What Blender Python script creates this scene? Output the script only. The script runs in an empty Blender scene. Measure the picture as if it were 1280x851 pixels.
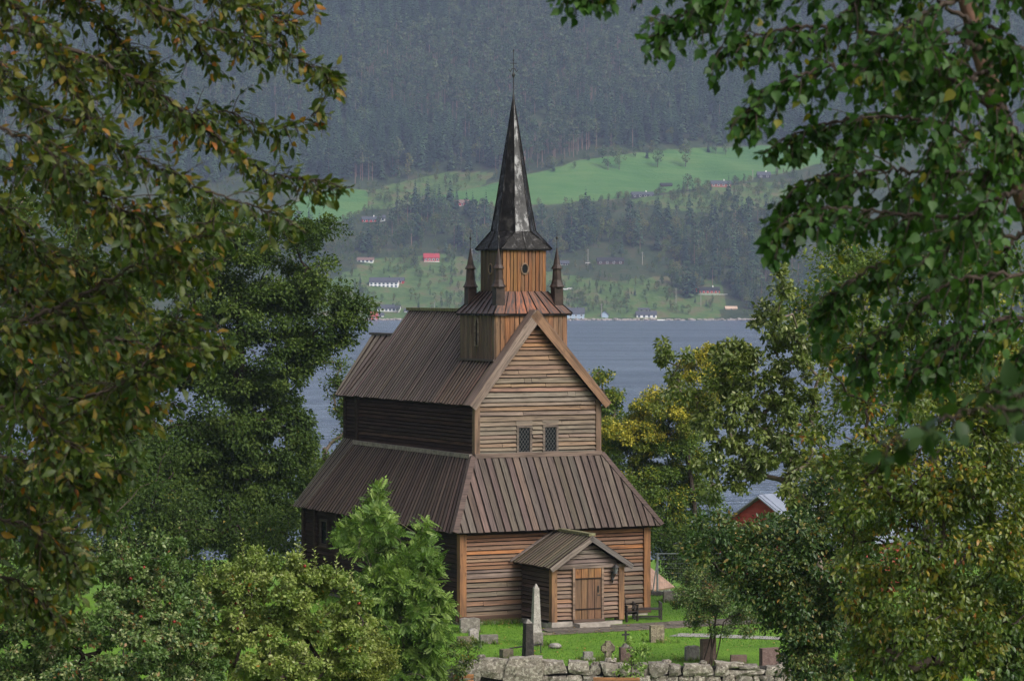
import bpy, math, random
import numpy as np
from mathutils import Matrix, Vector

R = math.radians
random.seed(7)
RNG = np.random.default_rng(7)
scn = bpy.context.scene
COL = scn.collection

# ------------------------------------------------------------------ camera
CAM = np.array([0.0, 0.0, 12.163])
F = 3733.0                                   # focal length in photo pixels (1280 wide)
PITCH = -(425.5 - 363.0) / F
cd = bpy.data.cameras.new('camera'); cam = bpy.data.objects.new('camera', cd); COL.objects.link(cam)
cam.location = CAM.tolist(); cam.rotation_euler = (math.pi/2 + PITCH, 0, 0)
cd.sensor_width = 36.0; cd.lens = F/1280*36.0
cd.clip_start = 0.1; cd.clip_end = 20000
cd.dof.use_dof = True; cd.dof.focus_distance = 111.0; cd.dof.aperture_fstop = 11.0
scn.camera = cam

# ------------------------------------------------------------------ sky and sun
SUN_EL, SUN_AZ = 44.0, 138.0                 # azimuth clockwise from +Y
world = bpy.data.worlds.new('World'); scn.world = world; world.use_nodes = True
nt = world.node_tree; nt.nodes.clear()
out = nt.nodes.new('ShaderNodeOutputWorld'); bg = nt.nodes.new('ShaderNodeBackground')
sky = nt.nodes.new('ShaderNodeTexSky'); sky.sky_type = 'NISHITA'; sky.sun_disc = False
sky.sun_elevation = R(SUN_EL); sky.sun_rotation = R(SUN_AZ); sky.air_density = 1.0; sky.dust_density = 6.0; sky.ozone_density = 1.0
hs = nt.nodes.new('ShaderNodeHueSaturation'); hs.inputs['Saturation'].default_value = 0.42
nt.links.new(sky.outputs[0], hs.inputs['Color']); nt.links.new(hs.outputs[0], bg.inputs[0])
bg.inputs[1].default_value = 0.12; nt.links.new(bg.outputs[0], out.inputs[0])
sl = bpy.data.lights.new('sun', 'SUN'); sl.energy = 1.5; sl.angle = R(26); sl.color = (1.0, 0.95, 0.88)
so = bpy.data.objects.new('sun', sl); COL.objects.link(so)
sd = Vector((math.sin(R(SUN_AZ))*math.cos(R(SUN_EL)), math.cos(R(SUN_AZ))*math.cos(R(SUN_EL)), math.sin(R(SUN_EL))))
so.rotation_euler = sd.to_track_quat('Z', 'Y').to_euler(); so.location = (40, -40, 80)
vs = scn.view_settings
vs.view_transform = 'Standard'; vs.look = 'None'; vs.gamma = 1.0; vs.use_curve_mapping = False
vs.exposure = 0.60
cy = scn.cycles
cy.max_bounces = 7; cy.diffuse_bounces = 3; cy.glossy_bounces = 2; cy.transmission_bounces = 4; cy.transparent_max_bounces = 8
cy.volume_bounces = 0; cy.sample_clamp_indirect = 4.0
cy.use_denoising = True

# ------------------------------------------------------------------ pixel <-> place
_fw = np.array([0, math.cos(PITCH), math.sin(PITCH)]); _up = np.array([0, -math.sin(PITCH), math.cos(PITCH)])
def ray(px, py): return _fw + np.array([1.0, 0, 0])*(px-640)/F - _up*(py-425.5)/F
def at(px, py, depth): return CAM + ray(px, py)*depth          # point seen at a pixel, at a given distance
def proj(P):
    d = np.asarray(P, float) - CAM; k = d@_fw
    return 640 + F*d[..., 0]/k, 425.5 - F*(d@_up)/k
def on_z(px, py, z): r = ray(px, py); return CAM + r*((z-CAM[2])/r[2])

# ------------------------------------------------------------------ mesh helpers
def link(o, parent=None, mat=None):
    COL.objects.link(o)
    if parent is not None: o.parent = parent
    if mat is not None: o.data.materials.append(mat)
    return o
def tag(o, label=None, cat=None, group=None, kind=None):
    if label: o['label'] = label
    if cat: o['category'] = cat
    if group: o['group'] = group
    if kind: o['kind'] = kind
    return o
def empty(name, loc=(0, 0, 0), rz=0.0, label=None, cat=None, group=None):
    o = bpy.data.objects.new(name, None); COL.objects.link(o)
    o.location = tuple(float(v) for v in loc); o.rotation_euler = (0, 0, rz); o.empty_display_size = .2
    return tag(o, label, cat, group)
def mk(name, V, Fc, mat=None, parent=None, smooth=False, M=None):
    me = bpy.data.meshes.new(name)
    me.from_pydata([tuple(map(float, v)) for v in V], [], [tuple(map(int, f)) for f in Fc]); me.update()
    if smooth: me.polygons.foreach_set('use_smooth', [True]*len(me.polygons))
    o = link(bpy.data.objects.new(name, me), parent, mat)
    if M is not None: o.matrix_local = M
    return o
def np_mesh(name, V, Fc, rnd=None, smooth=False):
    me = bpy.data.meshes.new(name); n, m, k = len(V), len(Fc), Fc.shape[1]
    me.vertices.add(n); me.vertices.foreach_set('co', np.ascontiguousarray(V, dtype=np.float32).ravel())
    me.loops.add(m*k); me.loops.foreach_set('vertex_index', np.ascontiguousarray(Fc, dtype=np.int32).ravel())
    me.polygons.add(m); me.polygons.foreach_set('loop_start', np.arange(0, m*k, k, dtype=np.int32))
    if smooth: me.polygons.foreach_set('use_smooth', np.ones(m, dtype=bool))
    if rnd is not None:
        a = me.attributes.new('rnd', 'FLOAT', 'POINT'); a.data.foreach_set('value', np.ascontiguousarray(rnd, dtype=np.float32))
    me.update(calc_edges=True); me.validate(); return me
def join(parts):
    V, Q, n = [], [], 0
    for v, f in parts:
        v = np.asarray(v, float); V.append(v)
        Q += [tuple(int(i)+n for i in q) for q in f]; n += len(v)
    return np.concatenate(V), Q
def box(cx, cy, cz, sx, sy, sz):
    V = [(cx+a*sx/2, cy+b*sy/2, cz+c*sz/2) for a in (-1, 1) for b in (-1, 1) for c in (-1, 1)]
    return V, [(0, 1, 3, 2), (4, 6, 7, 5), (0, 4, 5, 1), (2, 3, 7, 6), (0, 2, 6, 4), (1, 5, 7, 3)]
def beam(p, q, w, h, up=(0, 0, 1)):
    p, q, up = (np.asarray(v, float) for v in (p, q, up)); x = q-p; L = np.linalg.norm(x); x /= L
    y = np.cross(up, x); y /= np.linalg.norm(y); z = np.cross(x, y)
    V = [p + x*L*a + y*w/2*b + z*h/2*c for a in (0, 1) for b in (-1, 1) for c in (-1, 1)]
    return V, [(0, 1, 3, 2), (4, 6, 7, 5), (0, 4, 5, 1), (2, 3, 7, 6), (0, 2, 6, 4), (1, 5, 7, 3)]
def tube(path, rad, n=6, cap=True):
    path = np.asarray(path, float); rad = np.broadcast_to(rad, (len(path),)).astype(float); V, Q = [], []
    for i, p in enumerate(path):
        t = path[min(i+1, len(path)-1)] - path[max(i-1, 0)]; t /= np.linalg.norm(t)+1e-9
        a = np.array([1., 0, 0]) if abs(t[0]) < .8 else np.array([0, 1., 0])
        u = np.cross(t, a); u /= np.linalg.norm(u); w = np.cross(t, u)
        for k in range(n):
            an = 2*math.pi*k/n; V.append(p + rad[i]*(math.cos(an)*u + math.sin(an)*w))
    for i in range(len(path)-1):
        for k in range(n): Q.append((i*n+k, i*n+(k+1) % n, (i+1)*n+(k+1) % n, (i+1)*n+k))
    if cap: Q.append(tuple(range(n))[::-1]); Q.append(tuple((len(path)-1)*n+k for k in range(n)))
    return V, Q
def lathe(prof, n=8, c=(0, 0), rot=0.0):
    V, Q = [], []
    for r_, z in prof:
        for k in range(n):
            a = 2*math.pi*k/n + rot; V.append((c[0]+r_*math.cos(a), c[1]+r_*math.sin(a), z))
    for i in range(len(prof)-1):
        for k in range(n): Q.append((i*n+k, i*n+(k+1) % n, (i+1)*n+(k+1) % n, (i+1)*n+k))
    Q.append(tuple(range(n))[::-1]); Q.append(tuple((len(prof)-1)*n+k for k in range(n)))
    return V, Q
def board(part, poly, thick, grain, mat, color, name='plank', normal=None, edge=None):
    """a plank: planar polygon (outer face, part coordinates) with thickness, origin at its middle, x along the grain"""
    P = np.asarray(poly, float); c = P.mean(0)
    n = np.cross(P[1]-P[0], P[2]-P[0])
    if normal is not None and n@np.asarray(normal, float) < 0: P = P[::-1]; n = -n
    n /= np.linalg.norm(n); x = np.asarray(grain, float); x = x-n*(x@n); x /= np.linalg.norm(x); y = np.cross(n, x)
    Lc = np.stack([(P-c)@x, (P-c)@y, (P-c)@n], -1); k = len(P)
    V = np.concatenate([Lc, Lc-np.array([0, 0, thick])])
    Q = [tuple(range(k)), tuple(range(2*k-1, k-1, -1))] + [(i, k+i, k+(i+1) % k, (i+1) % k) for i in range(k)]
    M = Matrix(((x[0], y[0], n[0], c[0]), (x[1], y[1], n[1], c[1]), (x[2], y[2], n[2], c[2]), (0, 0, 0, 1)))
    o = mk(name, V, Q, mat, part, M=M)
    if edge is not None:
        o.data.materials.append(edge); o.data.polygons.foreach_set('material_index', [0, 1]+[1]*k)  # side faces coloured dark to stand in for shade between boards
    o.color = (*color, 1.0); return o
def jit(c, s, r=random):
    k = 1 + r.uniform(-s, s); return tuple(max(0.0, v*k*(1+r.uniform(-.06, .06))) for v in c)
def mixc(a, b, t): t = max(0, min(1, t)); return tuple(x*(1-t)+y*t for x, y in zip(a, b))
def inpoly(px, py, poly):
    px = np.asarray(px, float); py = np.asarray(py, float); ins = np.zeros(px.shape, bool); n = len(poly)
    for i in range(n):
        x1, y1 = poly[i]; x2, y2 = poly[(i+1) % n]
        c = ((y1 > py) != (y2 > py)); xx = (x2-x1)*(py-y1)/((y2-y1) if y2 != y1 else 1e-9)+x1
        ins ^= c & (px < xx)
    return ins

# ------------------------------------------------------------------ materials
class NT:
    def __init__(s, name):
        s.m = bpy.data.materials.new(name); s.m.use_nodes = True; s.t = s.m.node_tree; s.n = s.t.nodes
        s.b = s.n['Principled BSDF']; s.o = s.n['Material Output']
    def add(s, typ, **kw):
        nd = s.n.new('ShaderNode'+typ)
        for k, v in kw.items(): setattr(nd, k, v)
        return nd
    def ln(s, a, b): s.t.links.new(a, b)
    def coord(s, kind='Object', scale=(1, 1, 1), rot=(0, 0, 0), offs=None):
        tc = s.add('TexCoord'); mp = s.add('Mapping'); mp.inputs['Scale'].default_value = scale; mp.inputs['Rotation'].default_value = rot
        s.ln(tc.outputs[kind], mp.inputs['Vector'])
        if offs is not None: s.ln(offs, mp.inputs['Location'])
        return mp.outputs[0]
    def noise(s, vec, scale, detail=4, rough=.55):
        nz = s.add('TexNoise'); nz.inputs['Scale'].default_value = scale; nz.inputs['Detail'].default_value = detail; nz.inputs['Roughness'].default_value = rough
        s.ln(vec, nz.inputs['Vector']); return nz.outputs['Fac']
    def ramp(s, fac, stops, interp='LINEAR'):
        r = s.add('ValToRGB'); r.color_ramp.interpolation = interp; el = r.color_ramp.elements
        while len(el) < len(stops): el.new(.5)
        for e, (p, c) in zip(el, stops): e.position = p; e.color = (*c, 1) if len(c) == 3 else c
        s.ln(fac, r.inputs[0]); return r.outputs[0]
    def mix(s, a, b, fac, mode='MIX'):
        x = s.add('Mix', data_type='RGBA', blend_type=mode)
        for i, v in ((6, a), (7, b)):
            if isinstance(v, tuple): x.inputs[i].default_value = (*v, 1)
            else: s.ln(v, x.inputs[i])
        if isinstance(fac, (int, float)): x.inputs[0].default_value = fac
        else: s.ln(fac, x.inputs[0])
        return x.outputs[2]
    def math(s, op, a, b=None):
        m = s.add('Math', operation=op)
        for i, v in ((0, a), (1, b)):
            if v is None: continue
            if isinstance(v, (int, float)): m.inputs[i].default_value = v
            else: s.ln(v, m.inputs[i])
        return m.outputs[0]
    def bump(s, h, strength=.4, dist=.02):
        b = s.add('Bump'); b.inputs['Strength'].default_value = strength; b.inputs['Distance'].default_value = dist
        s.ln(h, b.inputs['Height']); s.ln(b.outputs[0], s.b.inputs['Normal'])
    def base(s, c, rough=.8, spec=.3):
        if isinstance(c, tuple): s.b.inputs['Base Color'].default_value = (*c, 1)
        else: s.ln(c, s.b.inputs['Base Color'])
        if isinstance(rough, (int, float)): s.b.inputs['Roughness'].default_value = rough
        else: s.ln(rough, s.b.inputs['Roughness'])
        s.b.inputs['Specular IOR Level'].default_value = spec
        return s.m

def m_wood(name, rough=.75, spec=.3, stain=(.05, .035, .028), stain_amt=.55):
    t = NT(name); oi = t.add('ObjectInfo')
    cmb = t.add('CombineXYZ'); t.ln(t.math('MULTIPLY', oi.outputs['Random'], 37.0), cmb.inputs[0]); t.ln(t.math('MULTIPLY', oi.outputs['Random'], 91.0), cmb.inputs[1])
    g = t.noise(t.coord('Object', (.9, 26, 26), offs=cmb.outputs[0]), 1.0, 5, .65)          # grain along the plank
    bl = t.noise(t.coord('Object', (.7, 5, 5), offs=cmb.outputs[0]), 1.0, 3)                  # long blotches
    kn = t.add('TexVoronoi'); kn.inputs['Scale'].default_value = 1.0; t.ln(t.coord('Object', (1.6, 7, 7), offs=cmb.outputs[0]), kn.inputs['Vector'])
    knot = t.ramp(kn.outputs['Distance'], [(0.0, (0, 0, 0)), (.11, (.35, .35, .35)), (.16, (1, 1, 1))])
    c = t.mix(oi.outputs['Color'], stain, t.math('MULTIPLY', t.ramp(bl, [(.45, (0, 0, 0)), (.64, (1, 1, 1))]), stain_amt))
    c = t.mix(c, t.ramp(g, [(.3, (.25, .23, .22)), (.48, (.95, .95, .95)), (.72, (1.5, 1.47, 1.42))]), .9, 'MULTIPLY')
    c = t.mix(c, knot, .55, 'MULTIPLY')
    t.bump(g, .5, .012); return t.base(c, rough, spec)
def m_plain(name, col, var=.35, scale=3.0, rough=.8, spec=.3, bump=.3, bscale=20, bdist=.01, kind='Object'):
    t = NT(name); v = t.coord(kind); n1 = t.noise(v, scale, 5)
    lo = tuple(x*(1-var) for x in col); hi = tuple(min(1, x*(1+var)) for x in col)
    c = t.ramp(n1, [(.3, lo), (.7, hi)]); t.bump(t.noise(v, bscale, 4), bump, bdist); return t.base(c, rough, spec)
def m_leaf(name, stops, rough=.42, spec=.5, trans=.3, tint=(1.25, 1.3, .6)):
    t = NT(name); at_ = t.add('Attribute'); at_.attribute_name = 'rnd'; oi = t.add('ObjectInfo')
    f = t.math('FRACT', t.math('ADD', at_.outputs['Fac'], oi.outputs['Random']))
    c = t.ramp(f, stops)
    nz = t.noise(t.coord('Object'), 30.0, 2); c = t.mix(c, t.ramp(nz, [(.3, (.7, .7, .7)), (.7, (1.25, 1.25, 1.25))]), 1.0, 'MULTIPLY')
    t.base(c, rough, spec)
    tr = t.add('BsdfTranslucent'); t.ln(t.mix(c, tint, 1.0, 'MULTIPLY'), tr.inputs['Color'])
    mx = t.add('MixShader'); mx.inputs[0].default_value = trans; t.ln(t.b.outputs[0], mx.inputs[1]); t.ln(tr.outputs[0], mx.inputs[2])
    t.ln(mx.outputs[0], t.o.inputs['Surface']); return t.m
def m_bark(name, a, b, sc=6.0):
    t = NT(name); v = t.coord('Object', (1, 1, .35)); n = t.noise(v, sc, 6, .65)
    t.bump(n, .8, .02); return t.base(t.ramp(n, [(.32, a), (.66, b)]), .85, .2)
# ================================================================== ground, water, far shore
def zg(x, y):
    x, y = np.asarray(x, float), np.asarray(y, float)
    slope = 10.5-.1153*y
    z = np.where(y < 84, slope, 0)
    z = np.where((y >= 84) & (y < 92), np.interp(y, [84, 92], [10.5-.1153*84, -.9]), z)
    z = np.where((y >= 92) & (y < 96.2), -.9, z)
    z = np.where((y >= 96.2) & (y < 97.0), np.interp(y, [96.2, 97.0], [-.9, -.28]), z)
    z = np.where((y >= 97.0) & (y < 138), np.interp(y, [97, 104, 121, 138], [-.28, -.13, -.22, -2.3]), z)
    z = np.where(y >= 138, np.interp(y, [138, 160, 290, 320], [-2.3, -4.6, -13.5, -16]), z)
    return z
def grid(xs, ys, zf):
    X, Y = np.meshgrid(xs, ys); Z = zf(X, Y); V = np.stack([X, Y, Z], -1).reshape(-1, 3); nx, ny = len(xs), len(ys)
    i = np.arange((ny-1)*(nx-1)); r_, c_ = i//(nx-1), i % (nx-1); b = r_*nx+c_
    return V, np.stack([b, b+1, b+nx+1, b+nx], -1)
def m_grass():
    t = NT('grass_turf'); v = t.coord('Object'); n1 = t.noise(v, .5, 4); n2 = t.noise(v, 6, 4); n3 = t.noise(v, 40, 3)
    c = t.ramp(n1, [(.18, (.10, .10, .035)), (.33, (.085, .185, .016)), (.65, (.13, .255, .022))]); c = t.mix(c, t.ramp(n2, [(.3, (.6, .62, .5)), (.7, (1.2, 1.15, 1.1))]), .7, 'MULTIPLY')
    c = t.mix(c, t.ramp(n3, [(.3, (.6, .6, .6)), (.7, (1.3, 1.3, 1.3))]), .7, 'MULTIPLY')
    t.bump(n3, .8, .05); return t.base(c, .8, .2)
GRASS = m_grass()
ys = np.concatenate([np.arange(-30, 80, 5.), np.arange(80, 140, 1.), np.arange(140, 330, 8.)])
V, Q = grid(np.arange(-140, 181, 4.), ys, lambda X, Y: zg(X, Y)+.05*np.sin(X*.7+Y*.3)*np.sin(Y*.5-X*.2))
g = link(bpy.data.objects.new('ground', np_mesh('ground', V, Q, smooth=True)), None, GRASS); tag(g, 'green grassy churchyard slope around the church', 'ground', kind='structure')

def m_water():
    t = NT('fjord_water'); tc = t.add('TexCoord'); mp = t.add('Mapping'); mp.inputs['Scale'].default_value = (.16, .42, 1); t.ln(tc.outputs['Object'], mp.inputs['Vector'])
    n1 = t.noise(mp.outputs[0], 1.0, 5, .62)
    mp2 = t.add('Mapping'); mp2.inputs['Scale'].default_value = (.006, .03, 1); t.ln(tc.outputs['Object'], mp2.inputs['Vector']); n2 = t.noise(mp2.outputs[0], 1.0, 3)
    n4 = t.noise(t.coord('Object', (.03, .11, 1)), 1.0, 4, .6); t.bump(t.math('ADD', n1, t.math('MULTIPLY', n4, 2.5)), 1.0, 5.0)
    c = t.ramp(n2, [(.40, (.095, .13, .205)), (.6, (.145, .19, .275))]); t.b.inputs['IOR'].default_value = 1.33  # pale blue base and streaks stand in for reflected sky
    return t.base(c, .22, .5)
SHORE = 2400.0
V, Q = grid(np.linspace(-2200, 2200, 12), np.array([230., 500, 1000, 1500, 2000, SHORE+60]), lambda X, Y: np.full(X.shape, -12.0))
w = link(bpy.data.objects.new('fjord_water', np_mesh('fjord_water', V, Q)), None, m_water()); tag(w, 'grey blue rippled fjord water below the far hillside', 'water', kind='structure')

_D = np.array([2300, 2396, 2403, 2425, 2510, 2590, 2690, 2830, 2990, 3260, 3600, 4000, 4400.])
_Z = np.array([-30, -15, -10.0, -2.1, 27.6, 55.9, 93.6, 143, 206.8, 329, 507, 690, 660.])
def zfar(x, y):
    x, y = np.asarray(x, float), np.asarray(y, float)
    wob = 5*np.sin(x*.021+.5)+4*np.sin(x*.008+2)
    z = np.interp(y+wob*.6, _D, _Z)
    amp = np.clip((y-2410)/250, 0, 1)
    return z + amp*(4*np.sin(x*.013+y*.007)+2.5*np.sin(x*.031-y*.023+1)+1.2*np.sin(x*.08+y*.06))
def hit(px, py):
    r_ = ray(px, py); r_ = r_/r_[1]; d = np.arange(2380, 3900, 2.0); P = CAM+r_*d[:, None]
    k = np.argmax(P[:, 2] <= zfar(P[:, 0], P[:, 1])); return P[k]
MEADOW = [[(500, 262), (540, 246), (600, 234), (690, 211), (720, 201), (800, 191), (880, 184), (1000, 181), (1080, 190), (1000, 212), (960, 219), (900, 233), (862, 236), (832, 240), (780, 247), (730, 252), (680, 256), (600, 256)],
          [(330, 278), (352, 262), (385, 243), (440, 236), (462, 240), (455, 262), (440, 272), (395, 284)]]
ROUGHG = [[(408, 352), (470, 322), (560, 318), (620, 330), (690, 340), (760, 352), (830, 345), (905, 350), (905, 398), (400, 398)],
          [(430, 262), (480, 232), (560, 214), (620, 216), (600, 236), (550, 250), (480, 262)], [(780, 250), (880, 236), (960, 226), (1040, 240), (1000, 262), (860, 266)]]
def m_hill():
    t = NT('hillside_ground'); at_ = t.add('Attribute'); at_.attribute_name = 'rnd'; v = t.coord('Object')
    nz = t.noise(v, .06, 5, .65); n2 = t.noise(v, .02, 4); n3 = t.noise(v, .3, 3)
    f = t.math('ADD', at_.outputs['Fac'], t.math('MULTIPLY', t.math('SUBTRACT', nz, .5), .30))
    scrub = t.ramp(nz, [(.3, (.018, .032, .015)), (.5, (.034, .05, .022)), (.68, (.06, .055, .03))])
    rough = t.ramp(nz, [(.34, (.04, .075, .022)), (.5, (.07, .12, .034)), (.62, (.11, .10, .05))])
    n2b = t.noise(t.coord('Object', (.01, .16, 0), (0, 0, .18)), 1.0, 3); mead = t.ramp(t.math('ADD', t.math('MULTIPLY', n2, .6), t.math('MULTIPLY', n2b, .4)), [(.38, (.042, .115, .028)), (.5, (.058, .14, .036)), (.62, (.085, .16, .045))])
    c = t.mix(scrub, rough, t.ramp(f, [(.26, (0, 0, 0)), (.34, (1, 1, 1))])); c = t.mix(c, mead, t.ramp(f, [(.72, (0, 0, 0)), (.76, (1, 1, 1))]))
    t.bump(n3, .8, 1.0); return t.base(c, .9, .1)
V, Q = grid(np.arange(-1100, 1101, 6.), np.concatenate([np.arange(2384, 2440, 3.), np.arange(2440, 3300, 5.), np.arange(3300, 4400, 40.)]), zfar)
hx, hy = proj(V); cover = np.zeros(len(V))
for p in ROUGHG: cover[inpoly(hx, hy, p)] = .5
for p in MEADOW: cover[inpoly(hx, hy, p)] = 1.0
hill = link(bpy.data.objects.new('hillside', np_mesh('hillside', V, Q, cover, True)), None, m_hill()); tag(hill, 'wooded hillside with green meadow across the fjord', 'hillside', kind='structure')

# ---- trees of the far shore (prototypes shared by all)
def leafquads(n, cen, rad, size, rng, shell=.5):
    d = rng.normal(size=(n, 3)); d /= np.linalg.norm(d, axis=1)[:, None]; r_ = rng.uniform(shell, 1, n)**.6
    P = np.asarray(cen)+d*np.asarray(rad)*r_[:, None]
    N = d*.6+rng.normal(size=(n, 3))*.6+np.array([0, 0, .5]); N /= np.linalg.norm(N, axis=1)[:, None]
    T_ = np.cross(N, rng.normal(size=(n, 3))); T_ /= np.linalg.norm(T_, axis=1)[:, None]; B = np.cross(N, T_)
    s = (size*rng.uniform(.6, 1.3, n))[:, None]
    V = np.stack([P-T_*s, P-B*s*.7, P+T_*s, P+B*s*.7], 1).reshape(-1, 3); q = np.arange(4*n).reshape(n, 4); return V, q
def far_spruce(seed):
    rng = np.random.default_rng(seed); H = 1.0; V, Q, n = [], [], 0
    tiers = 15
    for i in range(tiers):
        t = i/(tiers-1); zc = .10+.88*t; R0 = .20*(1-t)**.85+.012; m = int(10-4*t)
        for k in range(m):
            a = 2*math.pi*(k+rng.uniform(-.3, .3))/m; L = R0*rng.uniform(.65, 1.15); w = L*.34; dz = -L*rng.uniform(.25, .55)
            c, s = math.cos(a), math.sin(a); z0 = zc+rng.uniform(-.02, .02)
            pts = [(0, 0, z0+.015), (c*L*.55-s*w, s*L*.55+c*w, z0+dz*.35), (c*L, s*L, z0+dz), (c*L*.55+s*w, s*L*.55-c*w, z0+dz*.35)]
            V += pts; Q.append((n, n+1, n+2, n+3)); n += 4
    return np.array(V), np.array(Q)
def far_pine(seed):
    rng = np.random.default_rng(seed); VV, QQ, n = [], [], 0
    for i in range(13):
        t = rng.uniform(0, 1); a = rng.uniform(0, 6.28); zc = .52+.44*t; r_ = .11*(1-t)**.7*rng.uniform(.3, 1)
        v, q = leafquads(18, (math.cos(a)*r_*1.25, math.sin(a)*r_*1.25, zc), (.085, .085, .04), .034, rng, .2)
        VV.append(v); QQ.append(q+n); n += len(v)
    return np.concatenate(VV), np.concatenate(QQ)
def far_broad(seed, tall=1.0):
    rng = np.random.default_rng(seed); VV, QQ, n = [], [], 0
    for i in range(16):
        d = rng.normal(size=3); d /= np.linalg.norm(d); cc = np.array([.19*d[0]/tall, .19*d[1]/tall, .56+.30*d[2]])
        v, q = leafquads(26, cc, (.14/tall, .14/tall, .12), .032, rng, .3); VV.append(v); QQ.append(q+n); n += len(v)
    return np.concatenate(VV), np.concatenate(QQ)
FAR_SPR = m_leaf('spruce_needles', [(0, (.010, .032, .018)), (.45, (.024, .06, .03)), (.8, (.05, .10, .045)), (1, (.08, .13, .055))], .7, .2, .08)
FAR_PIN = m_leaf('pine_needles', [(0, (.02, .048, .022)), (.45, (.044, .085, .036)), (.8, (.078, .12, .05)), (1, (.115, .13, .06))], .7, .2, .08)
FAR_BRD = m_leaf('hillside_leaves', [(0, (.032, .07, .018)), (.45, (.06, .11, .028)), (.75, (.10, .145, .035)), (.92, (.17, .15, .04)), (1, (.15, .085, .04))], .6, .2, .15)
PBARK = m_bark('pine_bark', (.15, .09, .07), (.28, .18, .14), 3); GBARK = m_bark('grey_bark', (.05, .042, .035), (.13, .11, .09), 5)
def far_trunk(h, r_): return tube([(0, 0, -.03), (0, 0, h*.5), (0, 0, h)], [r_, r_*.75, r_*.4], 5)
PROTO = []   # (crown mesh, trunk mesh) pairs
for i in range(9):
    fn, mt, tr, bk = ((far_spruce, FAR_SPR, (.3, .012), GBARK), (far_pine, FAR_PIN, (.9, .011), PBARK), (far_broad, FAR_BRD, (.6, .018), GBARK))[i//3]
    v, q = fn(20+i) if i != 8 else far_broad(28, 1.6); n0 = len(v)
    cm = np_mesh('crown', v, q, np.repeat(RNG.uniform(0, .35, len(q)), 4)); cm.materials.append(mt)
    tv, tq = far_trunk(*tr); tq = [f for f in tq if len(f) == 4]
    tm = np_mesh('trunk', np.array(tv), np.array(tq)); tm.materials.append(bk)
    V2 = np.concatenate([v, np.array(tv)]); Q2 = np.concatenate([q, np.array(tq)+n0])
    bm_ = np_mesh('wood_tree', V2, Q2, np.concatenate([np.repeat(RNG.uniform(0, .35, len(q)), 4), np.zeros(len(tv))])); bm_.materials.append(mt); bm_.materials.append(bk)
    bm_.polygons.foreach_set('material_index', np.concatenate([np.zeros(len(q), np.int32), np.ones(len(tq), np.int32)]))
    PROTO.append((cm, tm, bm_))
pcol = bpy.data.collections.new('wood_tree_shapes')
for i, p in enumerate(PROTO):
    o = bpy.data.objects.new('wood_tree_%02d' % i, p[2]); pcol.objects.link(o)
def gn_scatter(name, P, kind, scale, label):
    me = bpy.data.meshes.new(name); me.vertices.add(len(P)); me.vertices.foreach_set('co', np.ascontiguousarray(P, dtype=np.float32).ravel())
    for nm, ty, arr in (('kind', 'INT', kind), ('scl', 'FLOAT', scale), ('rz', 'FLOAT', RNG.uniform(0, 6.28, len(P)))):
        a = me.attributes.new(nm, ty, 'POINT'); a.data.foreach_set('value', np.ascontiguousarray(arr, dtype=np.int32 if ty == 'INT' else np.float32))
    o = link(bpy.data.objects.new(name, me)); md = o.modifiers.new('scatter', 'NODES')
    ng = bpy.data.node_groups.new('scatter', 'GeometryNodeTree'); md.node_group = ng
    ng.interface.new_socket('Geometry', in_out='INPUT', socket_type='NodeSocketGeometry'); ng.interface.new_socket('Geometry', in_out='OUTPUT', socket_type='NodeSocketGeometry')
    N = ng.nodes; L = ng.links; gi = N.new('NodeGroupInput'); go = N.new('NodeGroupOutput'); m2p = N.new('GeometryNodeMeshToPoints'); ip = N.new('GeometryNodeInstanceOnPoints')
    ci = N.new('GeometryNodeCollectionInfo'); ci.inputs['Collection'].default_value = pcol; ci.inputs['Separate Children'].default_value = True; ci.inputs['Reset Children'].default_value = True
    def na(nm, ty): n_ = N.new('GeometryNodeInputNamedAttribute'); n_.data_type = ty; n_.inputs['Name'].default_value = nm; return n_.outputs['Attribute']
    cx = N.new('ShaderNodeCombineXYZ'); L.new(na('rz', 'FLOAT'), cx.inputs[2])
    L.new(gi.outputs[0], m2p.inputs[0]); L.new(m2p.outputs[0], ip.inputs['Points']); L.new(ci.outputs[0], ip.inputs['Instance']); ip.inputs['Pick Instance'].default_value = True
    L.new(na('kind', 'INT'), ip.inputs['Instance Index']); L.new(cx.outputs[0], ip.inputs['Rotation']); L.new(na('scl', 'FLOAT'), ip.inputs['Scale']); L.new(ip.outputs[0], go.inputs[0])
    return tag(o, label, 'wood', kind='stuff')
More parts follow.
